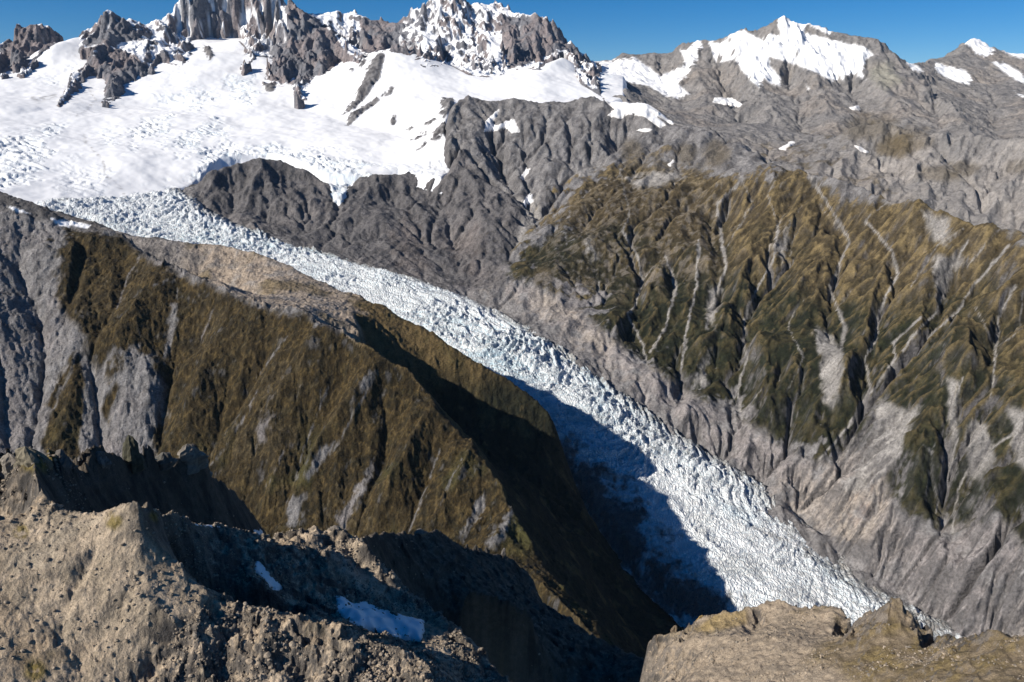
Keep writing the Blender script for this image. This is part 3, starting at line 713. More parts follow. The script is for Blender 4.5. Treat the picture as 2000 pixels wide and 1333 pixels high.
p = X*fx + Y*fy; q = -X*fy + Y*fx                           # along, across
acr = (dR - dL)/(dR + dL + 1)                               # -1 at the right edge, 1 at the left
pa = p + 150*acr**2 + fbm(X, Y, 260, 3, .5, 95)*60          # crevasses bow along the flow
qa = q + fbm(X, Y, 200, 3, .5, 96)*40
kk = .55 + .45*smooth(2500, 3300, G.R)
d1, d2, cv = cells(pa/1.0, qa/2.3, 19, 97); e1, e2, ev = cells(pa, qa, 10, 98)
blk = (cv - .5)*14 - smooth(.22, 0, d2 - d1)*12 + (ev - .5)*6 - smooth(.2, 0, e2 - e1)*4
tr = (ridged(pa, qa/3.2, 36, 4, .62, 99) - .42)*15
fine = (ridged(pa, qa/1.8, 13, 3, .6, 100) - .42)*5.5
bnd = (ridged(pa, qa/9, 52, 3, .55, 110) - .4)*(9*smooth(-.3, .4, fbm(X, Y, 300, 3, .5, 111)) + 2)
lon = (ridged(pa/2.6, qa, 24, 4, .62, 101) - .42)*6.0
H = H + 16*smooth(0, 140, inside) + n1*16 + fbm(pa/2, qa, 130, 3, .5, 105)*9 + bnd + (ridged(pa/9, qa, 70, 3, .5, 112) - .4)*8*(1 - np.clip(icefall, 0, 1)) + facet(pa, qa/1.6, 34, 106)*.35*icefall + (icefall*(blk*.75 + tr) + (1 - icefall)*(lon + fine + tr*.3 + blk*.18))*kk
H = H - 60*smooth(12, -55, inside + 14*n2 + 6*n3)
cr = np.clip((blur(H, 4) - H)/4, -1, 1.5)
col = np.broadcast_to(rgb(.82, .83, .835), X.shape + (3,)).copy()
col = mix(col, rgb(.34, .56, .70), np.clip(smooth(.0, 1.1, cr)*.75*(.35 + .75*icefall) + .16*icefall*smooth(0, .6, n2 + n1), 0, 1)*(.45 + .55*smooth(2300, 3000, G.R)))
col = mix(col, rgb(.60, .60, .59), smooth(-.1, .7, n2 + .5*n1)*.6*smooth(3800, 2600, G.R))
col = mix(col, rgb(.42,.60,.70), smooth(.1, .7, fbm(pa/1.5, qa/2.5, 110, 4, .6, 107))*.45*icefall)
col = mix(col, SNOW*.98, smooth(4150, 4800, G.R + 200*n1)*.75)
mor = smooth(95, 10, dR + 45*n2 + 22*n3 - 40*smooth(2700, 2300, G.R))
strk = smooth(.40, .75, ridged(pa/6, qa, 60, 4, .6, 103) + .18*n3)*smooth(420, 80, dR)*smooth(3100, 2500, G.R)
med = smooth(9, 2, linedist(U + 12*n2, V + 10*n3, [(1540,1040),(1600,1100),(1660,1150),(1720,1190),(1790,1240)]))*.8
dirt = np.clip(np.maximum(np.maximum(mor, strk*.7), med)*smooth(-.75, .25, n3 + .6*n2), 0, 1)
topl = smooth(4, 1.2, linedist(U + 5*n2, V + 4*n3, [(560,480),(640,500),(720,525),(800,552),(880,575)]))*.7
dirt = np.maximum(dirt, topl*smooth(-.3, .3, n3))
col = mix(col, mix(DIRT, BEIGE*.7, smooth(-.2, .6, n2)), dirt*.88)
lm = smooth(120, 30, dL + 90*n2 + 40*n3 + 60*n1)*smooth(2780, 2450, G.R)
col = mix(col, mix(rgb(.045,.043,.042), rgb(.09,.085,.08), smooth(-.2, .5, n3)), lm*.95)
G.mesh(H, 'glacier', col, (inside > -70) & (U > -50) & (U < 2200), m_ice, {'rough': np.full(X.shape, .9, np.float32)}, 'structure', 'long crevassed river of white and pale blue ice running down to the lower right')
GH = H
# ------------------------------------------------------------------ peaks above the snowfield
C = Sheet(-.66, .135, 6.75, 10.3, 800, 520)
sky_l = [(-90,100,9.1),(-40,100,9.1),(0,88,9.0),(15,70,9.0),(28,48,9.0),(38,45,9.0),(48,58,9.0),(55,43,9.0),(68,47,9.0),(80,44,9.0),(95,50,9.05),(110,60,9.1),(128,68,9.1),(155,71,9.1),(165,60,8.95),(175,50,8.9),(190,40,8.9),(200,28,8.9),(212,20,8.9),(225,22,8.9),(232,25,8.9),(245,35,8.95),(265,42,9.0),(280,48,9.1),(300,42,9.2),(315,33,9.25),(325,20,9.3),(335,0,9.3),(350,-15,9.3),(380,-50,9.4),(430,-95,9.5),(480,-95,9.5),(520,-40,9.4),(545,-5,9.3),(556,12,9.3),(563,14,9.3)]
C.add(*sky_l)
sky_m = [(563,14,9.4),(590,30,9.5),(615,26,9.6),(650,23,9.6),(678,26,9.6),(699,28,9.55),(723,42,9.5),(743,37,9.5),(765,49,9.5),(793,31,9.5),(814,17,9.5),(825,3,9.5),(839,-10,9.5),(868,-38,9.5),(900,-20,9.5),(916,-3,9.5),(930,9,9.5),(940,9,9.6),(965,3,9.7),(986,14,9.7),(1003,24,9.5),(1028,24,9.35),(1052,31,9.3),(1070,40,9.25),(1091,63,9.2),(1112,91,9.1),(1136,112,9.0),(1147,124,9.0),(1150,154,8.9),(1165,190,8.8)]
C.add(*sky_m)
def snowbase(pts, dR=.0, dz=-25):
    out = []
    for u, v, R in pts:
        h = S.hit(SH0, u, v) if dz == -25 and u < 1150 else None
        if h: out.append((u, v, math.exp(h[1])/1000, h[2] - 18)); continue
        out.append((u, v, R, at(u, v, R)[2] + dz))
    return out
# contact of rock and snow, left to right, and the ground under the snow in front of it
C.add(*snowbase([(-90,160,8.3),(0,155,8.35),(20,140,8.45),(40,145,8.4),(60,130,8.5),(72,112,8.6),(92,95,8.75),(115,76,8.95),(135,72,9.0)]))
C.add(*snowbase([(157,98,8.55),(165,90,8.6)],0,0))
C.add(*snowbase([(110,208,7.45),(118,210,7.45),(135,195,7.6),(150,178,7.7),(170,152,7.9),(190,146,7.95),(203,160,7.9),(200,208,7.5),(210,210,7.5),(238,185,7.65),(242,165,7.8),(255,155,7.85),(270,163,7.85),(290,143,8.0),(310,122,8.2),(350,132,8.05),(372,118,8.2),(385,85,8.6),(440,78,8.75),(462,78,8.75),(472,100,8.5),(470,145,8.0),(500,110,8.3),(530,85,8.5),(528,110,8.2),(516,158,7.75),(560,172,7.65),(575,165,7.7),(583,203,7.45),(592,190,7.5),(600,155,7.8),(640,142,7.9),(668,118,8.2),(700,122,8.3)]))
C.add(*snowbase([(650,85,8.9),(680,70,9.1),(700,106,8.6),(720,103,8.6),(751,99,8.6),(800,109,8.5),(825,131,8.35),(846,131,8.35),(874,124,8.4),(916,148,8.2),(955,151,8.15),(986,144,8.2),(1021,134,8.4),(1052,136,8.4),(1077,116,8.6),(1101,101,8.7),(1119,124,8.5),(1133,162,8.2),(1150,170,8.2)]))
for R_ in (6.85, 6.78):
    C.add(*[(u, 190, R_, 1500) for u in (-90, 400, 1170)])
C.add(*[(u, 190, 10.25, 2200) for u in (-90, 400, 800, 1170)])
# ribs
for rb in (
 [(38,45,9.0),(34,85,8.8),(44,142,8.42)], [(15,70,9.0),(12,110,8.75),(8,150,8.4)], [(80,44,9.0),(68,80,8.8),(62,125,8.55)],
 [(215,20,8.9),(212,50,8.7),(206,84,8.35)], [(232,25,8.9),(262,60,8.65),(285,80,8.5)], [(190,40,8.9),(175,70,8.7),(160,95,8.58)],
 [(206,84,8.35),(189,91,8.25),(175,112,8.1),(168,133,8.0),(140,147,7.85),(133,175,7.65),(114,208,7.46)],
 [(206,84,8.35),(224,88,8.3),(245,95,8.3),(266,105,8.25),(297,130,8.12)], [(245,95,8.3),(255,130,8.05),(268,160,7.88)],
 [(224,145,7.95),(230,165,7.78),(205,205,7.52)], [(206,84,8.35),(215,120,8.1),(224,145,7.95)],
 [(285,80,8.5),(310,86,8.45),(340,100,8.35),(368,112,8.25)], [(310,86,8.45),(330,118,8.2)], [(300,42,9.2),(296,70,8.8),(285,80,8.5)],

 [(520,-40,9.4),(520,30,8.9),(500,95,8.45),(474,142,8.05)], [(556,12,9.3),(575,-2,8.9)],
 [(575,-2,8.9),(560,20,8.7),(546,30,8.6),(540,70,8.4),(530,110,8.15),(518,155,7.78)], [(575,-2,8.9),(595,21,8.75),(640,56,8.55),(665,87,8.35),(697,119,8.3)], [(546,30,8.6),(590,60,8.4),(600,100,8.1),(575,160,7.72)], [(590,60,8.4),(625,90,8.2),(632,138,7.95)], [(575,160,7.72),(584,200,7.47)],
 [(743,37,9.5),(738,70,9.0),(745,96,8.65)], [(793,31,9.5),(790,70,9.0),(795,105,8.55)], [(814,17,9.5),(830,60,9.0),(835,128,8.38)], [(839,-10,9.5),(870,50,9.0),(905,110,8.5),(935,148,8.18)],
 [(1003,24,9.5),(985,60,9.0),(975,140,8.22)], [(1052,31,9.3),(1040,80,8.8),(1035,130,8.42)], [(1070,40,9.25),(1080,80,8.9),(1072,112,8.65)], [(1112,91,9.1),(1125,125,8.7),(1135,155,8.3)], [(916,-3,9.5),(945,60,9.1),(960,146,8.2)],[(699,28,9.55),(710,60,9.1),(712,100,8.65)]):
    q = []
    for u, v, R in rb:
        h = S.hit(SH0, u, v) if v > 70 else None
        if h: R = min(R, math.exp(h[1])/1000 - .02 - .10*(v > 85))
        q.append((u, v, R))
    C.add(*q)
H = C.solve(C.lines)
gul = [(-45, [(215,30),(200,60),(195,80)]), (-55, [(400,-20),(405,40),(400,75)]), (-50,[(460,-20),(455,40),(445,70)]), (-45,[(350,10),(345,60),(350,85)]), (-50,[(560,40),(565,100),(550,160)]), (-40,[(610,60),(615,100),(605,140)]),
       (-55,[(765,52),(765,80),(770,100)]), (-60,[(850,20),(860,70),(880,118)]), (-60,[(925,20),(930,80),(945,140)]), (-60,[(975,40),(985,90),(995,140)]), (-45,[(1015,35),(1010,80),(1010,130)]), (-40,[(1060,50),(1058,90),(1052,125)]), (-40,[(720,50),(724,90)]), (-40,[(50,60),(55,100),(58,125)]), (-40,[(245,45),(250,80)])]
H = C.relief(H, [(d*1.0, l) for d, l in gul] + [(d*.5, l) for d, l in [(80, [(345,0),(330,40),(318,80)]), (95, [(395,-40),(404,20),(398,74)]), (-80, [(372,-30),(368,30),(360,84)]), (-80, [(425,-60),(425,20),(420,74)]), (95, [(455,-60),(446,20),(440,72)]), (-80, [(480,-60),(470,0),(462,50)]), (85, [(505,-50),(496,20),(482,72)]), (60,[(880,-20),(858,60),(862,118)]), (60,[(990,40),(1000,90),(1008,130)])]], 120)
X, Y = C.X, C.Y
g0, gx0, gy0 = slope_curv(C, blur(H, 8))
st = np.clip(g0, 0, 1.6)
# fluting runs down the fall line: noise stretched across range
rx, ry = X*.82 + Y*.57, Y*.82 - X*.57
rx1, ry1 = X*.95 + Y*.31, Y*.95 - X*.31; rx2, ry2 = X*.95 - Y*.31, Y*.95 + X*.31
H = H + ((ridged(rx1, ry1/1.9, 260, 5, .55, 121) - .4)*120 + (ridged(rx2*.8 + ry2*.6, (ry2*.8 - rx2*.6)/2.2, 170, 5, .58, 124) - .4)*105)*st + facet(X, Y*.8, 110, 135)*.55*st
H = H + fbm(X, Y, 420, 4, .5, 122)*26*np.clip(g0 + .2, 0, 1)
H, A = erode(H, C, 6, .04, .40, .01, div=2)
H = H + (ridged(rx2, ry2/2.4, 62, 4, .6, 125) - .4)*30*np.clip(g0 - .1, .0, 1.2) + facet(X, Y*.8, 46, 134)*.5*np.clip(g0 - .1, 0, 1) + (ridged(rx1, ry1/3, 30, 3, .6, 129) - .4)*16*np.clip(g0 - .1, .0, 1.2)
def sample(Sh, Hs, T, L):
    i = np.clip((T - Sh.t0)/(Sh.t1 - Sh.t0)*(Sh.naz - 1), 0, Sh.naz - 1.001); j = np.clip((L - Sh.l0)/(Sh.l1 - Sh.l0)*(Sh.nr - 1), 0, Sh.nr - 1.001)
    i0, j0 = i.astype(int), j.astype(int); a, b = i - i0, j - j0
    return Hs[i0, j0]*(1 - a)*(1 - b) + Hs[i0 + 1, j0]*a*(1 - b) + Hs[i0, j0 + 1]*(1 - a)*b + Hs[i0 + 1, j0 + 1]*a*b
TT, LL = np.meshgrid(C.th, C.lr, indexing='ij'); SS = sample(S, SH, TT, LL).astype(np.float32)
U, V = project(X, Y, np.maximum(H, SS))
RP = [[(-200,-60),(0,-60),(132,-60),(132,66),(118,78),(94,97),(74,113),(62,131),(40,147),(20,142),(0,157),(-200,162)],
      [(155,66),(200,0),(300,0),(297,88),(312,84),(374,117),(352,132),(315,122),(297,139),(268,163),(243,152),(246,165),(241,184),(212,209),(198,207),(206,165),(200,148),(172,150),(151,176),(136,197),(115,211),(109,207),(131,173),(138,144),(163,130),(174,108),(186,92),(156,100)],
      [(280,62),(290,-150),(1160,-150),(1175,190),(1133,165),(1119,124),(1100,102),(1077,117),(1052,137),(1021,135),(986,145),(955,152),(916,149),(874,125),(846,132),(825,132),(800,110),(751,100),(720,105),(700,123),(668,119),(640,143),(606,158),(603,185),(588,208),(572,196),(572,170),(560,172),(514,161),(526,112),(500,113),(473,146),(469,140),(478,95),(462,79),(440,79),(385,86),(374,116),(310,92),(294,76)]]
rp = np.full(U.shape, -99, np.float32); w3 = fbm(X, Y, 60, 3, .6, 139)
for p_ in RP: rp = np.maximum(rp, polydist(U + 4*w3, V + 3*w3, p_))
bulge = (np.clip(rp, 0, 24)*3.0*(1 + .5*fbm(X, Y, 200, 3, .6, 140)) + ((ridged(rx1, ry1/2.5, 150, 5, .6, 137) - .4)*9 + (ridged(rx2, ry2/3, 60, 4, .6, 138) - .4)*4)*np.clip(rp, 0, 11)) - 400*smooth(8700, 8850, C.R)
H = np.where(rp > 0, np.maximum(H, SS + bulge), np.minimum(H, SS + np.maximum(rp, -12)*4))
U, V = project(X, Y, H)
g, gx, gy = slope_curv(C, H); gb, gbx, gby = slope_curv(C, blur(H, 3))
n1 = fbm(X, Y, 420, 4, .5, 131); n2 = fbm(X, Y, 110, 4, .6, 132); n3 = fbm(X, Y, 40, 3, .6, 133)
conv = (blur(H, 12) - H)/12.0
rock = 1.15*mix(mix(rgb(.20,.172,.172), rgb(.145,.147,.163), smooth(-.3, .3, n1 + .4*n2)), rgb(.10,.10,.115), smooth(0, .6, n2 + .5*n3)*.55)
gB, _, _ = slope_curv(C, blur(H, 14)); cvl = (blur(H, 40) - blur(H, 6))/22.0
sn = smooth(.98, .74, gB + .12*n2 - .30*np.clip(cvl, -1, 2))
def zone(poly, f=6): return smooth(-f, f, polydist(U + 8*n2 + 5*n3, V + 6*n3, poly))
ZS = [([(355,-60),(330,0),(318,30),(290,42),(300,55),(335,40),(360,5),(385,-60)], .8), ([(440,-60),(460,0),(470,30),(462,80),(490,90),(500,30),(490,-60)], .8), ([(400,-60),(380,-5),(395,20),(430,0),(430,-60)], .35),
      ([(820,0),(860,-60),(900,10),(935,20),(940,62),(915,75),(900,50),(875,30),(850,20),(835,28)], .85), ([(960,78),(980,85),(990,110),(980,140),(955,142),(940,110),(945,90)], .9), ([(815,50),(850,72),(845,80),(815,68)], .7), ([(908,60),(925,80),(945,130),(930,140),(908,100)], .5),
      ([(610,20),(660,22),(670,50),(700,70),(712,105),(680,108),(650,80),(650,45)], .9), ([(1078,108),(1098,92),(1115,110),(1125,150),(1080,140)], 1.0), ([(190,34),(212,18),(235,24),(225,34),(222,66),(218,60),(214,32),(200,36)], .6), ([(60,60),(95,72),(130,70),(110,84),(80,104),(66,104),(74,84)], .6),
      ([(985,20),(1050,26),(1060,36),(1000,36)], .7), ([(295,60),(320,70),(345,85),(330,92),(300,82)], .7), ([(240,92),(275,98),(282,110),(262,112)], .7), ([(480,98),(505,96),(495,115),(478,128)], .6), ([(543,22),(575,36),(590,60),(560,50)], .35), ([(935,2),(990,12),(985,24),(945,14)], .4), ([(30,92),(45,88),(50,98),(36,104)], .8)]
for p_, a in ZS: sn = np.maximum(sn, zone(p_)*a*smooth(1.9, 1.0, g + .3*n2))
ZS += [([(283,42),(308,34),(335,14),(356,-12),(380,-12),(356,22),(342,42),(324,54),(334,62),(316,74),(298,62)], 1.0), ([(431,-20),(475,-20),(470,14),(452,56),(440,52),(450,12),(430,6)], .9), ([(472,50),(500,50),(496,92),(480,112),(462,82)], .9), ([(366,-12),(412,-12),(404,26),(386,40)], .45)]
ZR = [[(0,80),(60,40),(130,66),(60,130),(0,150)], [(518,160),(545,20),(575,0),(640,50),(690,115),(640,145),(575,170)], [(940,30),(1060,30),(1145,120),(1120,90),(1075,110),(1030,130),(990,140),(975,60)], [(700,30),(800,30),(830,130),(700,105)], [(110,210),(170,120),(206,84),(266,105),(297,140),(240,190),(200,210)], [(160,95),(200,30),(240,30),(290,80)]]
for p_ in ZR: sn = sn*(1 - .8*smooth(-4, 8, polydist(U + 6*n2, V + 5*n3, p_)))
fr = smooth(.35, 1.1, cvl + .25*n2)*smooth(4.5, 2.6, gB)*.95*smooth(2500, 2800, H)
strk = smooth(.42, .6, ridged(rx, ry/3.0, 120, 4, .6, 136))*smooth(2450, 2750, H)*smooth(6.0, 3.5, g)*((U > 300) & (U < 560) | (U > 780) & (U < 980))
sn = np.clip(np.maximum(np.maximum(smooth(.35, .62, sn), fr), strk*.9), 0, 1)
col = mix(rock, SNOW, sn)
keep = (H > SS - 45) & near_view(C, H, .03)
keep &= U > -170
def m_u(a, b): return (U >= a) & (U < b)
split_mesh(C, H, [('rock_peak', m_u(-999, 142), 'jagged brown rock peak at the far left edge of the skyline, above the snowfield'),
    ('snow_capped_horn', m_u(142, 296) , 'pointed rock horn with small snow cap and long rock spurs reaching into the snowfield'),
    ('high_massif', m_u(296, 512), 'tallest snow-streaked massif cut off by the top of the picture'),
    ('rock_pyramid', m_u(512, 655), 'brown rock pyramid with a shaded right side standing in the snow'),
    ('cliff_massif', None, 'broad massif of fluted brown cliffs and snow basins right of the rock pyramid')], col, m_far, {'snow': sn}, keep)

# ------------------------------------------------------------------ right-hand range, bluish foothills and the grey ridge behind the valley wall
D = Sheet(.02, .70, 4.5, 13.2, 600, 680)
sky_r = [(1120,128,10.4),(1149,122,10.4),(1168,121,10.4),(1196,115,10.3),(1205,106,10.3),(1213,101,10.3),(1227,108,10.3),(1250,106,10.3),(1273,103,10.3),(1294,101,10.2),(1315,101,10.2),(1331,87,10.1),(1345,77,10.0),(1363,73,10.0),(1384,80,10.0),(1408,80,10.0),(1420,68,9.9),(1433,59,9.8),(1450,54,9.8),(1475,65,9.8),(1485,51,9.7),(1500,48,9.7),(1513,33,9.6),(1534,30,9.6),(1555,38,9.6),(1576,40,9.6),(1604,52,9.6),(1629,63,9.5),(1667,70,9.5),(1702,75,9.4),(1725,79,9.3),(1737,94,9.3),(1755,112,9.3),(1779,121,9.4),(1793,123,9.6)]
sky_f = [(1793,123,9.6),(1814,114,11),(1835,119,11.5),(1860,101,11.8),(1877,84,12),(1895,72,12),(1905,68,12),(1923,79,12),(1940,87,12),(1951,98,12),(1965,101,12),(2000,101,12),(2080,108,12),(2250,150,12)]
D.add(*sky_r); D.add(*sky_f)
D.add((1120,230,10.9,1700),(1500,230,10.4,1900),(1780,230,10.4,1800)); D.add(*[(u, 190, 13.1, 1500) for u in (1100, 1700, 2300)])
for rb in (
 [(1149,122,10.4),(1140,170,8.2),(1150,190,7.6)], [(1213,101,10.3),(1215,150,9.0),(1190,180,7.9),(1180,192,7.2)], [(1345,77,10.0),(1350,130,9.2),(1380,170,8.4),(1400,215,7.5)], [(1433,59,9.8),(1450,120,9.0),(1490,175,8.0),(1500,230,7.1)],
 [(1513,33,9.6),(1560,110,9.0),(1600,155,8.3),(1620,210,7.4),(1640,255,6.7)], [(1725,79,9.3),(1700,130,8.8),(1720,165,8.2),(1770,215,7.4),(1790,250,6.9)], [(1737,94,9.3),(1790,150,8.7),(1850,190,8.0),(1880,230,7.3),(1900,262,6.6)],
 [(1905,68,12),(1860,130,10.6),(1840,160,9.4)], [(1965,101,12),(1985,150,10.2),(1990,200,8.8),(2010,262,7.2)], [(2250,150,12),(2200,230,8)]):
    D.add(*rb)
# valleys between them
D.add(*[onS(u, v, -28) for u, v in ((1165,155),(1170,175),(1180,190))]); D.add(*[onS(u, v, -26) for u, v in ((1215,163),(1215,178),(1215,189))])
for rb in ([(1290,120,9.8),(1300,170,8.6),(1290,205,7.4)], [(1400,110,9.5),(1430,180,8.3),(1450,240,7.1)], [(1540,150,8.7),(1560,200,7.6),(1570,250,6.8)], [(1660,160,8.6),(1690,210,7.5),(1700,250,6.8)], [(1820,150,9.2),(1830,200,8.0),(1840,245,7.0)], [(1930,150,10.0),(1940,220,8.1),(1960,262,6.9)]):
    D.add(*snowbase(rb, 0, -60))
D.add((1100,196,6.9,1850),(1200,205,6.6),(1300,240,6.3),(1400,265,6.1),(1480,275,6.2),(1560,285,6.3),(1640,270,6.4),(1700,262,6.4))
# near grey ridge at the right
D.add((1640,262,6.1),(1690,245,6.1),(1750,243,6.1),(1800,250,6.05),(1850,262,6.0),(1930,266,5.9),(2000,271,5.8),(2150,290,5.7),(2300,300,5.6))
D.add((1690,245,6.4,1650),(2000,271,6.2,1600),(2300,300,6.0,1550))
D.add((1600,335,5.5),(1650,345,5.45),(1700,362,5.35),(1790,388,5.25),(1850,405,5.2),(2000,455,5.05),(2150,500,4.95),(2300,560,4.9))
D.add((1450,300,5.9),(1500,320,5.7),(1600,335,5.5))
D.add((1750,243,6.1),(1780,300,5.75),(1830,330,5.55),(1860,395,5.25)); D.add((1930,266,5.9),(1960,330,5.6),(1990,440,5.12)); D.add((1840,300,5.85),(1880,350,5.45))
D.add(*[(u, 500, 4.52, 1000) for u in (1400, 1800, 2300)])
H = D.solve(D.lines)
H = D.relief(H, [(-30,[(1700,300),(1750,330),(1800,360)]),(-26,[(1890,270),(1900,340),(1930,420)]),(28,[(1850,262),(1830,300),(1760,340)]),(-36,[(1340,140),(1330,180),(1340,210)]),(30,[(1490,200),(1530,240),(1560,270)])], 200)
X, Y = D.X, D.Y
g0, _, _ = slope_curv(D, blur(H, 6)); _, fgx, fgy = slope_curv(D, blur(H, 50))
H = H + fbm(X, Y, 700, 5, .5, 141)*48*smooth(5200, 6500, D.R) + (ridged(X, Y, 330, 4, .55, 142) - .42)*60*np.clip(g0*1.4, .25, 1) + (fluted(X, Y, fgx, fgy, 230, 4, 3.2, 143) - .4)*90*np.clip(g0*1.5, .15, 1)
H, A = erode(H, D, 12, .05, .40, .04, div=2)
H = H + facet(X, Y, 75, 147)*.3*np.clip(g0*1.5, .2, 1) + (fluted(X, Y, fgx, fgy, 80, 4, 3.5, 145) - .4)*44*np.clip(g0*1.5, .3, 1.2)
U, V = project(X, Y, H); g, gx, gy = slope_curv(D, H); gb, _, _ = slope_curv(D, blur(H, 3))
n1 = fbm(X, Y, 600, 5, .5, 151); n2 = fbm(X, Y, 150, 4, .6, 152); n3 = fbm(X, Y, 50, 3, .6, 153)
rock = mix(mix(rgb(.215,.205,.20), rgb(.25,.225,.205), smooth(-.1, .6, n1)), rgb(.12,.12,.125), smooth(0, .6, n2 + .5*n3)*.6)
ZS = [[(1150,122),(1215,118),(1240,112),(1290,150),(1340,128),(1330,100),(1356,92),(1345,120),(1325,165),(1348,185),(1330,192),(1300,188),(1270,170),(1225,160),(1180,160),(1150,150)],
      [(1352,92),(1362,76),(1372,84),(1356,120),(1340,150),(1325,150),(1345,115)], [(1385,82),(1405,84),(1440,62),(1452,58),(1475,72),(1490,80),(1500,68),(1525,70),(1518,45),(1522,32),(1540,30),(1575,40),(1610,54),(1628,64),(1618,67),(1580,48),(1572,66),(1600,72),(1650,85),(1690,92),(1706,108),(1690,118),(1682,140),(1692,155),(1675,150),(1660,142),(1650,155),(1625,158),(1600,145),(1560,128),(1500,110),(1500,125),(1520,150),(1525,168),(1505,165),(1490,150),(1485,172),(1470,160),(1450,140),(1440,118),(1420,118),(1400,122),(1392,105)],
      [(1769,122),(1790,128),(1803,140),(1780,136)], [(1880,84),(1905,68),(1925,82),(1945,100),(1925,110),(1910,108),(1895,90)], [(1825,122),(1850,130),(1885,138),(1898,152),(1892,165),(1868,160),(1845,150),(1830,140)],
      [(1938,122),(1965,125),(1990,140),(2010,165),(1990,160),(1960,140)], [(1960,101),(2010,103),(2010,116),(1985,112)], [(1575,168),(1582,175),(1578,176)], [(1985,182),(2000,186),(1995,190)]]
zs = np.full(U.shape, -99, np.float32)
for p_ in ZS: zs = np.maximum(zs, polydist(U + 6*n2 + 5*n3, V + 5*n3 + 3*n2, p_))
sn = smooth(-2.5, 2.5, zs)*smooth(1.9, 1.3, gb + .3*n3)
gr = smooth(5.9, 5.4, A)*0
veg = smooth(-10, 20, polydist(U, V, [(1440,300),(1700,255),(1760,262),(1800,300),(1780,388),(1440,340)]) + 60*n2)*smooth(.1, .5, n2 + .4*n1)
col = mix(rock, mix(TUSS, TUSS_L, smooth(0, .5, n3))*1.0, veg*.6)
nr_ = smooth(6500, 6100, D.R)
scr = smooth(.1, .5, n1 + .6*n2 + .3)*nr_*smooth(-20, 20, polydist(U, V, [(1660,250),(2300,280),(2300,560),(1780,388),(1640,300)]))
col = mix(col, rgb(.30,.28,.265), scr*.8)
for (pu, pv, pr, q) in ((1750,285,38,.8),(1700,250,50,.5),(1830,340,34,.5),(1880,330,30,.5),(1780,270,40,.5),(1990,330,30,.4)):
    col = mix(col, TUSS*1.15, smooth(1.2, .5, np.hypot((U - pu)*.5, V - pv)/pr*1.6 + .5*n2)*q)
col = mix(col, rgb(.32,.31,.24), smooth(-12, 12, polydist(U + 10*n2, V, [(1705,130),(1735,120),(1760,160),(1730,175),(1700,150)]))*.5)
col = mix(col, SNOW, sn)
keep = (U > 1080) & (H > 900) & near_view(D, H, .03, skyline(W, WH, D.th))
patches(D, H, U, V, n2, n3, [
    ('thin curved snow patch low on the bluish range, below the hanging snow cap', [(1395,191),(1430,192),(1448,202),(1458,214),(1425,206),(1392,201)]),
    ('small snow patch alone on the dark rock below the broad snow cap', [(1660,211),(1678,206),(1679,215),(1664,215)]),
    ('small slanting snow patch on the grey crest above the brown wall', [(1522,292),(1545,276),(1554,279),(1534,294)]),
    ('tapering snow strip beside the small tarn hollow, right of the crest', [(1668,284),(1680,288),(1698,298),(1692,300),(1676,294)]),
    ], 7, 'snow patches on the bluish range')
split_mesh(D, H, [('grey_ridge', (D.R < 6350) & (U > 1600), 'smooth grey scree ridge behind the right-hand valley wall'),
                  ('far_right_peak', (D.R > 9350) & (U > 1785), 'small far peak with snow cap at the right end of the skyline'),
                  ('ice_capped_range', None, 'bluish rock range with a broad hanging snow cap, right half of the skyline')], col, m_far, {'snow': sn}, keep)
# ------------------------------------------------------------------ brown ridge between the camera and the glacier
M = Sheet(-.68, .30, 1.0, 5.2, 820, 780)
CREST = [(-90,352,3.3),(-40,356,3.2),(0,368,3.15),(40,380,3.05),(75,400,3.0),(90,412,2.97),(130,430,2.95),(180,440,2.9),(190,446,2.88),(230,457,2.82),(255,472,2.78),(275,486,2.72),(300,506,2.62),(330,516,2.58),(355,523,2.55),(380,532,2.5),(410,545,2.45),(440,560,2.4),(475,580,2.34),(500,592,2.3),(540,600,2.26),(570,597,2.24),(600,600,2.2),(625,625,2.15),(640,635,2.12),(660,640,2.1),(700,663,2.05),(760,695,2.0),(790,708,1.99),(820,745,1.96),(860,790,1.91),(890,825,1.87),(920,862,1.82),(960,920,1.72),(985,970,1.66),(1010,1005,1.62),(1040,1060,1.56),(1075,1110,1.49),(1120,1160,1.43),(1160,1215,1.37),(1250,1300,1.29),(1330,1400,1.2)]
M.add(*CREST)
EDGE_B = [(-90,340,4.6),(0,395,4.0),(110,412,3.7),(190,440,3.35),(250,458,3.22),(300,465,3.15),(380,475,3.08),(450,478,3.0),(500,490,2.93),(570,515,2.85),(620,543,2.77),(690,575,2.66),(760,597,2.56),(820,635,2.47),(870,668,2.4),(920,690,2.38),(960,712,2.36),(1000,740,2.34),(1040,768,2.32),(1075,805,2.28)]
M.add(*EDGE_B)
LB = []
for (u, v, R) in EDGE_L:
    z = at(u, v, R)[2]; LB.append((u, v, R, z - 45 - 60*(u > 850)))
M.add(*LB)
M.add(*[(u, v, R + .5, at(u, v, R)[2] - 120) for u, v, R in EDGE_L])
# hollow between the crest and the outer edge
M.add((90,405,3.45,1600),(200,450,3.1,1590),(300,480,2.95,1535),(400,520,2.78,1480),(480,555,2.62,1440))
M.add((700,640,2.32,1385),(790,690,2.15,1240),(870,770,2.02,1120),(960,840,2.0,1050),(1000,900,1.95),(1040,960,1.92),(1080,1040,1.9))
M.add((1075,805,2.28),(1092,850,2.27),(1104,885,2.27),(1120,930,2.25),(1140,1000,2.12),(1150,1060,2.0),(1160,1120,1.88))
M.add((640,600,2.42),(690,610,2.4),(705,645,2.28)); M.add((520,540,2.7),(620,575,2.58),(680,600,2.48))
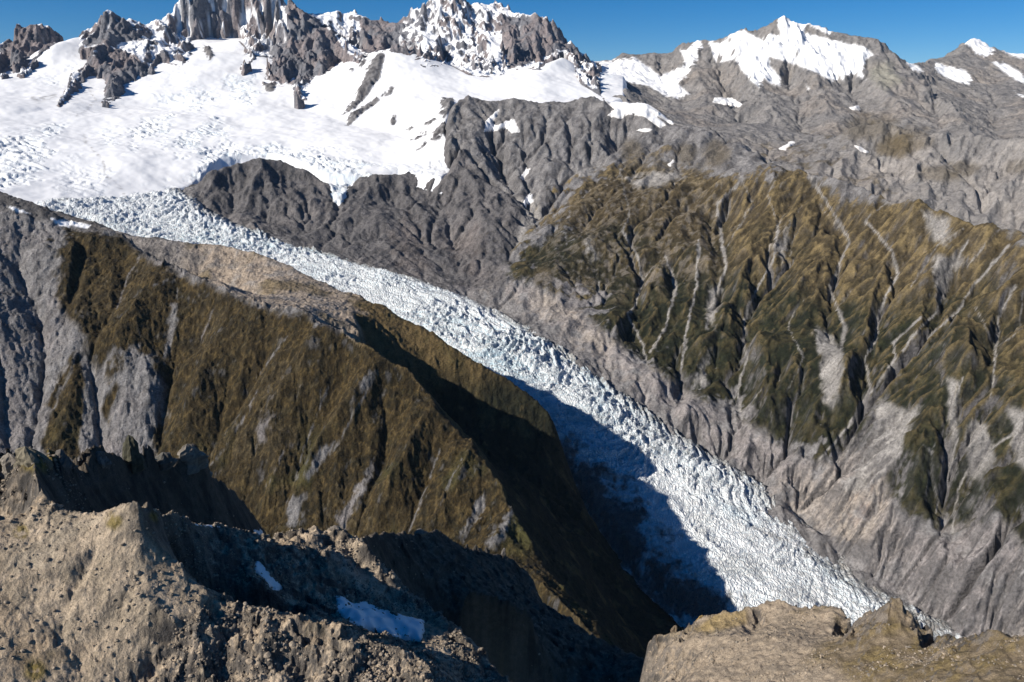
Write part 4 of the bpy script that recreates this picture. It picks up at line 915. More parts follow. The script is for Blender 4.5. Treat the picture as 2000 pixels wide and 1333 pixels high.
# face towards the camera: foot of the slope
M.add((-120,800,2.35),(-40,840,2.3),(0,870,2.25),(100,900,2.15),(200,920,2.1),(300,930,2.0),(400,960,1.92),(500,1020,1.82),(600,1040,1.73),(700,1050,1.68),(800,1060,1.63),(900,1070,1.57),(980,1090,1.51),(1040,1120,1.45),(1100,1180,1.37),(1160,1240,1.3),(1220,1320,1.22))
M.add((-120,1000,1.95,1020),(100,1050,1.85,1000),(300,1100,1.72,960),(600,1150,1.5,900),(900,1200,1.35,860),(1100,1300,1.25,830))
M.add(*[(u, 1200, 1.02, 900) for u in (-200, 500, 1200)])
# ribs on the dark side
if 0: M.add(*snowbase([(1000,960,1.76),(1100,1030,1.66),(1150,1080,1.6),(1200,1130,1.55),(1250,1190,1.5),(1310,1270,1.44),(1360,1350,1.38)], 0, -25))
STEEP = []
for (u, v, R) in CREST[25:]:
    t, l, z = at(u, v, R); x_, y_ = math.exp(l)*math.sin(t) + 235, math.exp(l)*math.cos(t) + 215
    STEEP.append((math.atan2(x_, y_), math.log(math.hypot(x_, y_)), z - 330))
M.lines.append(STEEP)
NEARS = []
for (u, v, R) in CREST[26:]:
    t, l, z = at(u, v, R); x_, y_ = math.exp(l)*math.sin(t) + 62, math.exp(l)*math.cos(t) + 40
    NEARS.append((math.atan2(x_, y_), math.log(math.hypot(x_, y_)), z - 95))
M.lines.append(NEARS)
H = M.solve(M.lines)
Mr = [(-75,[(20,470),(25,500),(50,540),(72,600),(80,660),(72,760),(50,880)]), (-50,[(25,600),(45,680),(50,750),(45,850)]), (55,[(45,520),(50,600),(58,700),(60,800)]), (50,[(-5,480),(5,600),(15,740),(20,860)]),
      (-50,[(-10,640),(5,760),(8,880)]), (60,[(150,650),(150,720),(145,790),(130,880)]), (-60,[(160,660),(185,730),(195,800),(200,900)]), (50,[(105,480),(120,600),(110,720)]),
      (40,[(300,520),(270,600),(230,680),(215,780)]), (-40,[(345,560),(345,640),(330,720),(310,800),(310,880)]), (34,[(290,680),(295,730),(300,800)]), (-36,[(240,480),(235,560),(190,650)]),
      (42,[(500,595),(450,640),(400,700),(370,780),(350,860)]), (-34,[(420,590),(390,640),(340,700)]), (-34,[(540,660),(500,720),(450,800),(390,880)]), (44,[(640,640),(600,690),(540,780),(480,860),(440,930)]),
      (-38,[(690,680),(650,760),(600,850),(560,960)]), (50,[(760,700),(730,730),(680,790),(620,870),(590,960)]), (-46,[(745,740),(755,800),(750,880),(720,960)]), (48,[(860,795),(830,830),(790,900),(760,980),(740,1030)]),
      (-36,[(850,850),(830,920),(800,1000)]), (40,[(925,865),(910,910),(880,970),(850,1040)]), (-32,[(960,960),(930,1020),(900,1060)]), (30,[(1000,990),(990,1040),(960,1090)]),
      (26,[(210,455),(150,480),(125,560)]), (-30,[(160,470),(145,520),(125,600)])]
H0_ = H
H = M.relief(H0_, [(d*.62, l) for d, l in Mr[8:]], 90) + M.relief(H0_, [(d*.62, l) for d, l in Mr[:8] if d < 0], 38) - H0_
X, Y = M.X, M.Y
g0, _, _ = slope_curv(M, blur(H, 6)); _, fgx, fgy = slope_curv(M, blur(H, 60))
H = H + fbm(X, Y, 260, 5, .5, 161)*22*np.clip(g0*1.6, .35, 1) + (fluted(X, Y, fgx, fgy, 120, 4, 3.5, 162) - .4)*26*np.clip(g0*1.5, .35, 1)
H, A = erode(H, M, 12, .016, .42, .10, div=2)
H = H + (ridged(X, Y, 42, 4, .6, 165) - .42)*7.5*np.clip(g0*1.5, .35, 1) + (ridged(X, Y, 16, 3, .6, 166) - .4)*4.5
U, V = project(X, Y, H); g, gx, gy = slope_curv(M, H)
n1 = fbm(X, Y, 240, 5, .55, 171); n2 = fbm(X, Y, 60, 5, .6, 172); n3 = fbm(X, Y, 18, 3, .6, 173)
conv = blur(H, 12) - H
H = H + (facet(X, Y, 26, 178)*.26 + facet(X, Y, 11, 180)*.2)*np.clip(g0*1.5, .3, 1)*(.45 + .8*smooth(430, 200, U))
# rocky teeth along the crest
dc = polywdist(X, Y, xy(CREST[5:26]), False)
H = H + smooth(30, 4, dc)*np.clip(ridged(X, Y, 60, 5, .6, 175) - .45, 0, 1)*44*smooth(-.3, .3, n1)
rock = mix(mix(GREY, MAUVE, smooth(-.2, .6, n1)), GREY_D, smooth(.0, .6, n2 + .4*n3)*.8)
col = np.broadcast_to(rock, X.shape + (3,)).copy()
grass = mix(mix(rgb(.080,.056,.022), rgb(.034,.027,.012), smooth(-.25, .35, n2*.6 + .7*n3)), TUSS*1.05, np.clip(smooth(.1, .7, n1 + .5*n3)*.8 + smooth(1.0, 3.2, conv*-1)*.6, 0, 1))
n4 = ridged(X, Y, 22, 3, .6, 179); grass = grass*(.50 + .75*smooth(.25, .75, n4 + .15*n3))[..., None]; grass = mix(grass, rgb(.062,.058,.02), smooth(.1, .6, fbm(X, Y, 150, 4, .5, 177))*smooth(1350, 1150, H))
gp = [(140,450),(240,462),(300,505),(500,592),(640,630),(790,705),(1010,1005),(1260,1300),(1000,1300),(600,1250),(300,930),(290,860),(305,780),(300,690),(240,690),(190,740),(170,690),(150,640),(110,590),(105,480)]
veg = smooth(-10, 12, polydist(U + 34*n2 + 20*n1, V + 40*n2, gp))
for p_ in ([(75,860),(140,720),(160,690),(165,800),(150,900),(90,900)], [(85,790),(150,680),(150,700),(100,800)], [(195,800),(225,740),(235,760),(210,830)]): veg = np.maximum(veg, smooth(-4, 5, polydist(U + 10*n2, V + 10*n2, p_)))
dark = (polydist(U, V, CREST and [(p[0], p[1]) for p in CREST] + [(2000,1400),(2000,500),(300,200),(-90,300)]) > 2)
veg = np.where((U > 690) & (M.R > 1.0), np.maximum(veg, smooth(-.2, .1, n2 + .5)), veg)
sl = np.full(U.shape, -99, np.float32)
for p_ in ([(330,590),(345,590),(345,640),(325,700),(318,700),(330,640)], [(240,720),(265,690),(262,740),(235,780)], [(205,860),(240,810),(300,730),(312,790),(300,860),(270,890),(200,900)], [(700,745),(735,720),(728,745),(705,770)],
           [(590,930),(620,880),(660,860),(600,940)], [(655,1010),(690,960),(730,900),(740,915),(710,960),(670,1040)], [(925,980),(950,965),(945,990),(915,1030),(905,1060),(900,1050)], [(985,1010),(1005,975),(1008,1000),(980,1060),(965,1075),(950,1070)], [(560,980),(600,960),(580,1030),(560,1030)], [(500,840),(540,800),(510,870)], [(960,1070),(970,1040),(945,1060)]):
    sl = np.maximum(sl, polydist(U + 9*n2 + 6*n3, V + 9*n3, p_))
lines = [[(350,560),(340,640),(320,710)],[(300,560),(345,545)],[(505,760),(470,830),(420,900),(370,940)],[(560,870),(520,950)],[(640,760),(600,860),(570,960)],[(730,740),(680,830),(640,900)],[(860,880),(830,960),(800,1040)],[(945,980),(905,1060)],[(1005,990),(975,1050)],[(280,490),(250,540),(230,600)],[(420,600),(395,660)],[(560,660),(500,740)],[(900,900),(850,1000)]]
ld = np.full(U.shape, 1e9, np.float32)
for ln in lines: ld = np.minimum(ld, linedist(U + 7*n2, V + 6*n3, ln)*(1.1 + n2))
bare = np.maximum(smooth(-3, 5, sl), smooth(3.0, .8, ld)*.8*smooth(-.5, .1, n3 + n2))
bare = np.maximum(bare, smooth(4.7, 5.1, A + .3*n3)*.45*smooth(-.1, .3, n2))
bare = np.maximum(bare, smooth(.42, .62, n2 + .5*n3)*.55*smooth(.6, 1.0, g))
col = mix(col, grass, veg*(1 - bare*.9))
# bench and outer spur: dry pinkish scree with patches of tussock
bench = polydist(U, V, [(240,462),(300,463),(450,476),(570,513),(700,578),(1100,800),(1090,900),(690,660),(640,640),(500,592),(380,535),(300,508)])
bench = smooth(-4, 4, bench)*(M.R > 0)*smooth(-20, 10, polywdist(X, Y, xy(CREST), False) - 15 + 1e3*(M.R*0))
hid = (H - np.interp(M.th, [at(*p)[0] for p in CREST], [at(*p)[2] for p in CREST])[:, None])
behind = M.R > np.interp(M.th, [at(*p)[0] for p in CREST], [p[2]*1000 for p in CREST])[:, None] - 5
bc = mix(mix(rgb(.36,.295,.235), rgb(.30,.27,.245), smooth(-.1, .4, n2)), TUSS_L*.8, smooth(.05, .5, n1 + .4*n2)*.75)
bc = mix(bc, GREY_D, smooth(.38, .6, n3 + .4*n2)*.5)
lowsp = smooth(660, 720, U + 40*n2)
bc = mix(bc, mix(rgb(.12,.085,.038), rgb(.085,.065,.028), smooth(0, .5, n2)), lowsp)
bc = mix(bc, mix(GREY, GREY_D, smooth(-.2, .4, n2)), smooth(430, 340, U + 50*n1)*.8)
col = mix(col, bc, np.where(behind, 1.0, 0.0).astype(np.float32))
flank_shade = np.where(behind, 1., 0.)*smooth(1330, 1200, H + 60*n1)*smooth(.25, -.25, n2 - .35); col = mix(col, mix(rgb(.022,.022,.011), rgb(.012,.014,.008), smooth(-.2, .3, n3)), flank_shade.astype(np.float32))  # low flank behind the crest: its deep shade is put into the ground colour
col = mix(col, GREY_D*.8, smooth(26, 6, dc + 14*n2)*smooth(-.3, .3, n2 + n3)*.85)
sn = np.zeros(U.shape, np.float32)
for p_ in ([(10,402),(50,412),(60,418),(30,414)], [(105,432),(130,438),(140,446),(115,440)], [(95,425),(180,440),(170,447),(110,437)]): sn = np.maximum(sn, smooth(-1, 1.5, polydist(U + 4*n2, V + 2*n3, p_)))
col = mix(col, GREY_D*.6, smooth(10, -10, polydist(U, V, [(200,300),(200,2000),(3000,2000),(3000,300)]))*smooth(430, 415, V - (U - 60)*.25)*.7)
col = mix(col, SNOW, sn)
lb_ = np.interp(M.th, [at(p[0], p[1], p[2])[0] for p in EDGE_L], [p[2]*1000 for p in EDGE_L])[:, None]
keep = near_view(M, H, .05) & (M.R < lb_ + 150)
split_mesh(M, H, [('bench', behind & (M.R > 0), 'beige shelf and brown outer spur beside the glacier, behind the dark brown ridge'),
                  ('brown_ridge', None, 'long dark brown tussock ridge with a grey gullied end at the left, in front of the glacier')], col, ground_mat('tussock_slope', 5, 6.5, .95, .6, crag=.9), {'snow': sn}, keep)
MH = H
# ------------------------------------------------------------------ foreground mountain
F = Sheet(-.70, .22, .26, 1.2, 800, 660)
F.add((30,895,.60),(60,872,.585),(90,876,.585),(112,888,.60),(140,900,.615),(165,905,.63),(180,888,.64),(200,885,.65),(222,900,.66),(250,893,.675),(280,892,.69),(310,890,.70),(340,893,.715),(358,882,.72),(380,880,.73),(400,893,.74),(415,930,.75),(440,940,.765),(460,962,.785),(490,1000,.81),(520,1032,.83))
F.add((-120,930,.62),(-40,905,.62),(0,898,.62),(30,895,.62))
# crest through the beige top
F.add((-120,1010,.5),(-40,1000,.5),(20,1010,.5),(50,985,.5),(85,965,.5),(110,990,.49),(140,1000,.485),(196,1003,.475),(230,985,.465),(252,972,.46),(268,975,.455),(280,990,.455),(290,1015,.453),(302,1045,.449),(322,1072,.444),(345,1100,.438),(370,1120,.433),(400,1142,.427),(430,1168,.418),(500,1190,.408),(570,1205,.395),(640,1220,.39),(700,1238,.385),(760,1258,.38),(840,1290,.37),(880,1350,.355))
# hollow between the beige top and the crags
F.add((-100,1000,.53,1800),(120,1000,.53,1770),(220,1000,.55,1735),(310,1010,.59,1690),(420,1040,.66,1640),(540,1060,.74,1590),(640,1060,.82,1520))
F.add((285,985,.46),(300,996,.47),(340,1003,.485),(380,1011,.50),(430,1025,.515),(480,1036,.523))
F.add((85,965,.5),(70,930,.55),(60,872,.61))
# ribs going down to the right
F.add((480,1036,.523),(520,1050,.515),(560,1085,.51),(610,1115,.505),(650,1142,.50),(690,1162,.50))
F.add((540,1040,.56),(600,1026,.56),(650,1035,.555),(690,1047,.55),(720,1070,.535),(760,1105,.53),(790,1140,.525),(820,1170,.52),(860,1200,.50),(900,1228,.48),(940,1265,.46),(980,1310,.44),(1020,1360,.42))
# troughs between
F.add((330,1040,.475,1815),(400,1090,.47,1795),(480,1130,.455,1775),(560,1165,.455,1770))
F.add((590,1160,.485),(665,1172,.49),(760,1202,.485),(826,1217,.475)); F.add((600,1190,.458),(700,1230,.45),(790,1252,.45),(824,1254,.45)); F.add((505,1105,.49),(545,1145,.482)); F.add((495,1115,.47),(530,1150,.465))
F.add((660,1060,.545),(690,1090,.535),(720,1130,.52),(760,1168,.51),(830,1210,.49),(865,1250,.455),(895,1300,.43),(925,1360,.41))
# thin rim beyond the dark bowl
F.add((690,1047,.55),(700,1054,.60),(720,1048,.66),(740,1040,.69),(760,1035,.71),(800,1036,.75),(860,1035,.80),(880,1050,.82),(890,1065,.83),(920,1070,.85),(950,1076,.87),(985,1078,.89),(1010,1096,.90),(1035,1115,.90),(1050,1150,.88),(1062,1185,.85),(1110,1205,.82),(1150,1235,.78),(1200,1262,.74),(1250,1292,.70),(1300,1360,.62))
F.add((720,1100,.58,1640),(800,1120,.62,1560),(880,1150,.66,1500),(960,1200,.64,1460),(1040,1260,.58,1430),(1100,1340,.50,1430))
F.add((895,1138,.66),(930,1145,.66),(980,1175,.65),(1040,1195,.64))
F.add((1120,1333,.41,1600),(1200,1380,.38,1620))
# faces towards the camera
F.add((-150,1333,.405),(0,1333,.40),(150,1333,.392),(270,1333,.385),(400,1333,.375),(560,1333,.365),(700,1333,.355),(830,1333,.35),(900,1360,.345),(1000,1390,.335))
F.add((-100,1180,.445),(60,1170,.44),(160,1150,.432),(230,1140,.427),(300,1180,.41),(400,1250,.392)); 
F.add(*[(u, 1333, .24, 1620) for u in (-150, 400, 1000)])
# back of the mountain falls away steeply
F.add((-150,900,.85,1300),(100,880,.85,1300),(300,880,.92,1250),(520,1020,1.0,1200),(700,1040,1.05,1150),(900,1060,1.08,1100),(1050,1150,1.08,1050),(1250,1290,.95,1050))
F.add(*[(u, 900, 1.18, 950) for u in (-150, 500, 1200)])
H = F.solve(F.lines)
Fr = [(-9,[(200,1050),(150,1130),(120,1200),(118,1260)]), (-8,[(260,1130),(220,1190),(160,1260),(140,1333)]), (6,[(50,1120),(100,1110),(170,1080)]), (-6,[(330,1190),(300,1260),(280,1320)]), (8,[(400,1180),(380,1250),(370,1333)]), (-8,[(450,1200),(440,1260),(420,1333)]), (7,[(520,1210),(520,1270),(500,1333)]), (-8,[(600,1230),(590,1290),(570,1333)]), (8,[(690,1250),(690,1300),(670,1333)]),
      (-6,[(20,940),(60,970),(40,1000)]), (7,[(110,900),(130,940),(125,980)])]
H = F.relief(H, [(d*.45, l) for d, l in Fr], 16)
X, Y = F.X, F.Y
U, V = project(X, Y, H)
g0, _, _ = slope_curv(F, blur(H, 6))
n1 = fbm(X, Y, 60, 5, .55, 181); n2 = fbm(X, Y, 16, 5, .6, 182); n3 = fbm(X, Y, 5, 3, .6, 183)
beige = smooth(-20, 20, polydist(U, V, [(-100,1020),(40,1010),(90,985),(196,1008),(265,975),(300,1045),(370,1125),(430,1170),(330,1220),(250,1333),(-100,1400)]))*smooth(540, 500, F.R)
beige = np.maximum(beige, smooth(-12, 12, polydist(U, V, [(655,1055),(690,1060),(740,1110),(800,1190),(870,1230),(900,1333),(860,1333),(830,1260),(760,1180),(700,1160),(640,1090)]))*.8)
craggy = 1 - beige*.8
H = H + fbm(X, Y, 70, 4, .5, 185)*3*craggy + (ridged(X, Y, 26, 5, .6, 186) - .42)*(5.5*craggy + .5)
H, A = erode(H, F, 5, .010, .42, .06, div=2)
d1, d2, cv = cells(X + 3*n2, Y + 3*n2, 9, 187)
far = smooth(.56, .60, F.R/1000)*smooth(500, 405, U)
H = H + (facet(X + n2*2, Y, 12, 191)*.42 + facet(X, Y + n2*2, 5.2, 192)*.5 + facet(X, Y, 2.4, 193)*.4 + (ridged(X, Y, 9, 4, .62, 188) - .4)*1.4)*(craggy*.9 + .08) + fbm(X, Y, 3.2, 3, .6, 189)*.35
e1, e2, ev = cells(X + 5*n2, Y + 5*n2, 17, 190)
H = H + far*(facet(X + 3*n2, Y, 26, 194)*.9 + facet(X, Y, 11, 195)*.7)*smooth(960, 900, V)
U, V = project(X, Y, H); g, gx, gy = slope_curv(F, H)
scree = mix(mix(rgb(.46,.37,.27), rgb(.38,.31,.225), smooth(-.3, .4, n2)), rgb(.36,.255,.155), smooth(.0, .6, n1)*.6)
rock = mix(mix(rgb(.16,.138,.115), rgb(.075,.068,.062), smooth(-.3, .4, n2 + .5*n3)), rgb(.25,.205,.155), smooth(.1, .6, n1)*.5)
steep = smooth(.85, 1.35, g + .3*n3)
rock = rock*(1 - .5*smooth(535, 590, F.R + 20*n2))[..., None]  # shade of the far bowl and hollow painted in as darker rock
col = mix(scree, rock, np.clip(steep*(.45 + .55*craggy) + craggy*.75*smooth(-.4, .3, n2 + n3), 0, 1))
col = mix(col, mix(rgb(.10,.08,.045), rgb(.15,.12,.03), smooth(-.2, .4, n3)), smooth(.15, .7, n1 + .4*n2 - .2)*smooth(1150, 1320, V)*.8)
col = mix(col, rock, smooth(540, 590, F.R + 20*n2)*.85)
for (pu, pv, pr) in ((70,900,30),(40,1035,16),(95,885,20),(70,1310,26),(8,915,14),(225,1020,18),(300,1010,12)):
    col = mix(col, rgb(.17,.13,.035), smooth(1.2, .5, np.hypot(U - pu, V - pv)/pr + .6*n2)*.85*smooth(-.3, .2, n3 + .2))
col = mix(col, rgb(.36,.30,.225), smooth(-6, 6, polydist(U + 6*n2, V + 4*n3, [(10,1105),(60,1070),(120,1020),(195,1010),(190,1020),(120,1070),(100,1105),(20,1122)]))*.9)
col = mix(col, rgb(.34,.245,.155), smooth(-12, 20, polydist(U + 10*n2, V, [(275,985),(300,1045),(345,1100),(385,1135),(310,1125),(290,1060)]))*.55)
sn = np.zeros(U.shape, np.float32)
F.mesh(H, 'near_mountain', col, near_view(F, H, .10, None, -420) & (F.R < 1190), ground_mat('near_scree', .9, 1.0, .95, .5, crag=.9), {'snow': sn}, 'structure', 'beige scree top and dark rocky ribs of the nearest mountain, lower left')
FH = H
# ------------------------------------------------------------------ snow patches lying on it: separate things
PATCH = [('large snow patch half in blue shade and half sunlit, lower middle of the near mountain', [(655,1166),(672,1167),(690,1180),(715,1176),(740,1190),(775,1200),(800,1206),(828,1212),(828,1235),(822,1254),(790,1250),(750,1238),(710,1228),(680,1214),(658,1195)]),
         ('narrow blue snow patch in shade, above left of the large snow patch', [(495,1102),(505,1100),(516,1110),(528,1124),(545,1140),(552,1150),(541,1156),(525,1146),(510,1126),(497,1116)]),
         ('thin shaded blue snow strip just right of the beige top', [(360,1016),(385,1019),(415,1024),(432,1030),(412,1032),(385,1028)]),
         ('small sunlit white snow patch at the rim of the near mountain', [(482,1038),(505,1036),(534,1035),(524,1042),(505,1046),(490,1044)]),
         ('tiny snow sliver in the shade beside the beige top', [(316,988),(330,993),(338,1002),(326,999)])]
patches(F, blur(H, 14), U, V, n2, n3, PATCH, .9, 'old snow patches on the near mountain', sm=10)

# ------------------------------------------------------------------ rocky knolls, lower right
K = Sheet(.12, .68, .28, .70, 540, 360)
K.add((1258,1290,.43),(1264,1268,.437),(1268,1246,.44),(1290,1236,.44),(1340,1226,.44),(1360,1205,.44),(1385,1203,.44),(1400,1196,.44),(1440,1190,.44),(1470,1182,.445),(1500,1176,.45),(1525,1170,.45),(1545,1178,.45),(1562,1187,.45),(1590,1181,.445),(1628,1180,.44),(1645,1192,.435),(1655,1210,.43),(1672,1216,.42),(1700,1198,.41),(1722,1182,.405),(1742,1169,.40),(1764,1172,.40),(1780,1200,.40),(1795,1225,.40),(1820,1232,.395),(1850,1242,.39),(1875,1240,.38),(1900,1232,.375),(1930,1226,.37),(1955,1228,.37),(1975,1238,.37),(2010,1238,.365),(2100,1240,.36),(2250,1260,.36))
K.add((1150,1290,.45,1600),(1200,1290,.43,1650),(1225,1333,.40,1680)); K.add((1100,1380,.36,1560),(1180,1400,.34,1600))
K.add((1255,1310,.415),(1275,1333,.39),(1300,1345,.375)); K.add((1300,1333,.37),(1500,1333,.352),(1700,1333,.345),(1850,1333,.335),(2000,1333,.33),(2250,1333,.325))
K.add(*[(u, 1400, .26, 1730) for u in (1100, 1600, 2200)])
K.add((1300,1262,.41),(1400,1240,.405),(1480,1238,.40),(1560,1250,.392),(1620,1255,.388))
K.add((1674,1220,.455),(1664,1243,.43),(1640,1266,.405)); K.add((1832,1246,.425),(1826,1262,.405),(1808,1288,.378)); K.add((1480,1215,.44),(1470,1235,.42))
K.add((1545,1178,.45),(1560,1215,.43),(1600,1240,.405)); K.add((1628,1180,.44),(1630,1220,.42),(1625,1240,.405),(1640,1250,.385)); K.add((1742,1169,.40),(1730,1220,.385),(1700,1270,.37)); K.add((1764,1172,.40),(1770,1215,.39),(1800,1250,.378)); K.add((1900,1232,.375),(1870,1270,.36),(1840,1300,.35))
K.add((1240,1200,.56,1600),(1500,1170,.57,1600),(1800,1170,.52,1650),(2100,1240,.48,1700),(2250,1260,.47,1700)); K.add(*[(u, 1200, .69, 1400) for u in (1200, 1700, 2250)])
H = K.solve(K.lines)
X, Y = K.X, K.Y; U, V = project(X, Y, H)
n1 = fbm(X, Y, 40, 5, .55, 201); n2 = fbm(X, Y, 12, 5, .6, 202); n3 = fbm(X, Y, 4, 3, .6, 203)
g0, _, _ = slope_curv(K, blur(H, 5))
cr = np.clip(smooth(.5, 1.1, g0) + .15, 0, 1)
d1, d2, cv = cells(X + 2*n2, Y + 2*n2, 6, 207)
H = H + n1*2 + (ridged(X, Y, 22, 5, .6, 206) - .42)*7.5*cr + (ridged(X, Y, 8, 4, .6, 216) - .42)*1.2 + facet(X + n2, Y, 7, 209)*.4*cr + facet(X, Y, 3, 210)*.35*cr + n2*.5 + fbm(X, Y, 2.5, 3, .6, 208)*.15
H, A = erode(H, K, 3, .02, .42, .05)
U, V = project(X, Y, H); g, gx, gy = slope_curv(K, H)
sc_ = mix(rgb(.31,.25,.185), rgb(.25,.205,.155), smooth(-.2, .4, n2))
gr_ = mix(rgb(.10,.073,.035), rgb(.18,.135,.062), smooth(-.2, .5, n2 + .4*n3))
rk_ = mix(rgb(.17,.145,.12), rgb(.08,.072,.065), smooth(-.1, .4, n2 + .5*n3))
gm = smooth(-20, 20, polydist(U + 30*n1, V + 10*n2, [(1560,1290),(1640,1240),(1660,1225),(1740,1165),(1790,1230),(1900,1220),(2100,1230),(2250,1400),(1700,1400),(1630,1300)]))
gm = np.maximum(gm, smooth(.1, .5, n1 + .3*n2)*.6*smooth(1260, 1220, V))
col = mix(mix(sc_, gr_, np.clip(gm*(.75 + .5*n2), 0, 1)), rk_, smooth(.9, 1.4, g + .2*n3))
col = mix(col, rgb(.30,.215,.08), smooth(-5, 8, polydist(U, V, [(1355,1230),(1400,1195),(1460,1190),(1460,1220),(1380,1240)]))*.6)
KH = H
K.mesh(H, 'rocky_knolls', col, near_view(K, H, .08) & (K.R < 690), ground_mat('knoll_ground', .55, .6, .95, .65, crag=.5), {'snow': np.zeros(U.shape, np.float32)}, 'structure', 'row of beige and brown rocky knolls in the lower right corner, above the glacier')

# ------------------------------------------------------------------ low ground under and beyond everything
me = bpy.data.meshes.new('lowland'); n = 48
vs = [(0, 5000, 250)] + [(9000*math.cos(2*math.pi*k/n), 5500 + 7000*math.sin(2*math.pi*k/n), 250) for k in range(n)]
me.from_pydata(vs, [], [(0, k + 1, (k + 1) % n + 1) for k in range(n)]); me.update()
o = bpy.data.objects.new('lowland', me); scn.collection.objects.link(o); o['kind'] = 'structure'; o['label'] = 'dark forested low ground far below the mountains'
ml = bpy.data.materials.new('forest_floor'); ml.use_nodes = True; ml.node_tree.nodes['Principled BSDF'].inputs['Base Color'].default_value = (.05,.055,.04,1); ml.node_tree.nodes['Principled BSDF'].inputs['Roughness'].default_value = 1
me.materials.append(ml)

# ------------------------------------------------------------------ loose rock on the near mountain: big boulders one by one, small stones as one mass
def rock_mesh(name, seed, mat, tints=((.27,.225,.175),(.19,.165,.135),(.32,.26,.195))):
    r = np.random.RandomState(seed); 
    t_ = (1 + 5**.5)/2
    v = np.array([(-1,t_,0),(1,t_,0),(-1,-t_,0),(1,-t_,0),(0,-1,t_),(0,1,t_),(0,-1,-t_),(0,1,-t_),(t_,0,-1),(t_,0,1),(-t_,0,-1),(-t_,0,1)], float)
    v /= np.linalg.norm(v[0]); v *= (.75 + .5*r.rand(12))[:, None]; v *= (1, .6 + .4*r.rand(), .5 + .35*r.rand())
    f = [(0,11,5),(0,5,1),(0,1,7),(0,7,10),(0,10,11),(1,5,9),(5,11,4),(11,10,2),(10,7,6),(7,1,8),(3,9,4),(3,4,2),(3,2,6),(3,6,8),(3,8,9),(4,9,5),(2,4,11),(6,2,10),(8,6,7),(9,8,1)]
    return v, f, tints[seed % len(tints)]
SHAPES = [rock_mesh('r', k, None) for k in range(9)]
m_stone = ground_mat('broken_stone', .5, .25, .95, .35, crag=.6)
def on(S, H, t, l):
    i = (t - S.t0)/(S.t1 - S.t0)*(S.naz - 1); j = (l - S.l0)/(S.l1 - S.l0)*(S.nr - 1)
    i0, j0 = int(i), int(j); a, b = i - i0, j - j0
    return (H[i0, j0]*(1 - a)*(1 - b) + H[i0 + 1, j0]*a*(1 - b) + H[i0, j0 + 1]*(1 - a)*b + H[i0 + 1, j0 + 1]*a*b)
rr = np.random.RandomState(3)
def scatter(S, H, n, wfun, smin, smax, power):
    out = []
    el = (H - CAM_Z)/S.R; vis = el >= np.maximum.accumulate(el, axis=1) - 4e-3
    U_, V_ = project(S.X, S.Y, H); ok = vis & (U_ > -60) & (U_ < 2060) & (V_ < 1380); wgt = np.where(ok, wfun(S, H, U_, V_), 0).ravel(); wgt = wgt/wgt.sum()
    pick = rr.choice(wgt.size, n, p=wgt)
    for k in pick:
        i, j = divmod(int(k), S.nr); x, y, z = S.X[i, j], S.Y[i, j], H[i, j]
        s_ = smin*(smax/smin)**(rr.rand()**power)
        out.append((x, y, z, s_, rr.rand()*6.28, rr.rand()*.6 - .3, int(rr.randint(9)), U_[i, j], V_[i, j]))
    return out
def near_w(S, H, U_, V_):
    n = fbm(S.X, S.Y, 30, 3, .6, 401); b = smooth(-20, 10, polydist(U_, V_, [(-60,1000),(200,1000),(270,975),(350,1110),(430,1170),(330,1220),(250,1400),(-60,1400)]))
    return np.clip(.15 + n, 0, 1)*(1 - .85*b)*(S.R < 620)*(S.R**2)/160000 + .03
def build_stones(name, items, mat, label):
    vs, fs, cs, off = [], [], [], 0
    for x, y, z, s_, a, tl, k, u, v in items:
        V0, F0, tint = SHAPES[k]; ca, sa = math.cos(a), math.sin(a); ct, st_ = math.cos(tl), math.sin(tl)
        P = V0*s_; P = np.stack([P[:, 0]*ca - P[:, 1]*sa, P[:, 0]*sa + P[:, 1]*ca, P[:, 2]], 1); P = np.stack([P[:, 0]*ct + P[:, 2]*st_, P[:, 1], -P[:, 0]*st_ + P[:, 2]*ct], 1)
        vs.append(P + (x, y, z + s_*.12)); fs.append(np.array(F0) + off); off += 12; cs.append(np.tile(np.array(tint)*(.7 + .6*((k*37 + int(u)) % 10)/10), (12, 1)))
    vs = np.concatenate(vs); fs = np.concatenate(fs); cs = np.concatenate(cs)
    me = bpy.data.meshes.new(name); me.from_pydata(vs.tolist(), [], fs.tolist())
    a_ = me.attributes.new('tint', 'FLOAT_COLOR', 'POINT'); a_.data.foreach_set('color', np.concatenate([cs, np.ones((len(cs), 1))], 1).astype(np.float32).ravel())
    me.materials.append(mat); o = bpy.data.objects.new(name, me); scn.collection.objects.link(o); o['kind'] = 'stuff'; o['label'] = label; TRI[0] += len(fs)
    return o
build_stones('loose_stones', scatter(F, FH, 9000, near_w, .28, 1.5, 2.0), m_stone, 'small grey stones and rubble scattered over the near mountain')
def knoll_w(S, H, U_, V_):
    return np.clip(.1 + fbm(S.X, S.Y, 20, 3, .6, 402), 0, 1)*(S.R < 470) + .01
build_stones('knoll_stones', scatter(K, KH, 2200, knoll_w, .22, 1.0, 2.4), m_stone, 'small stones scattered over the rocky knolls')
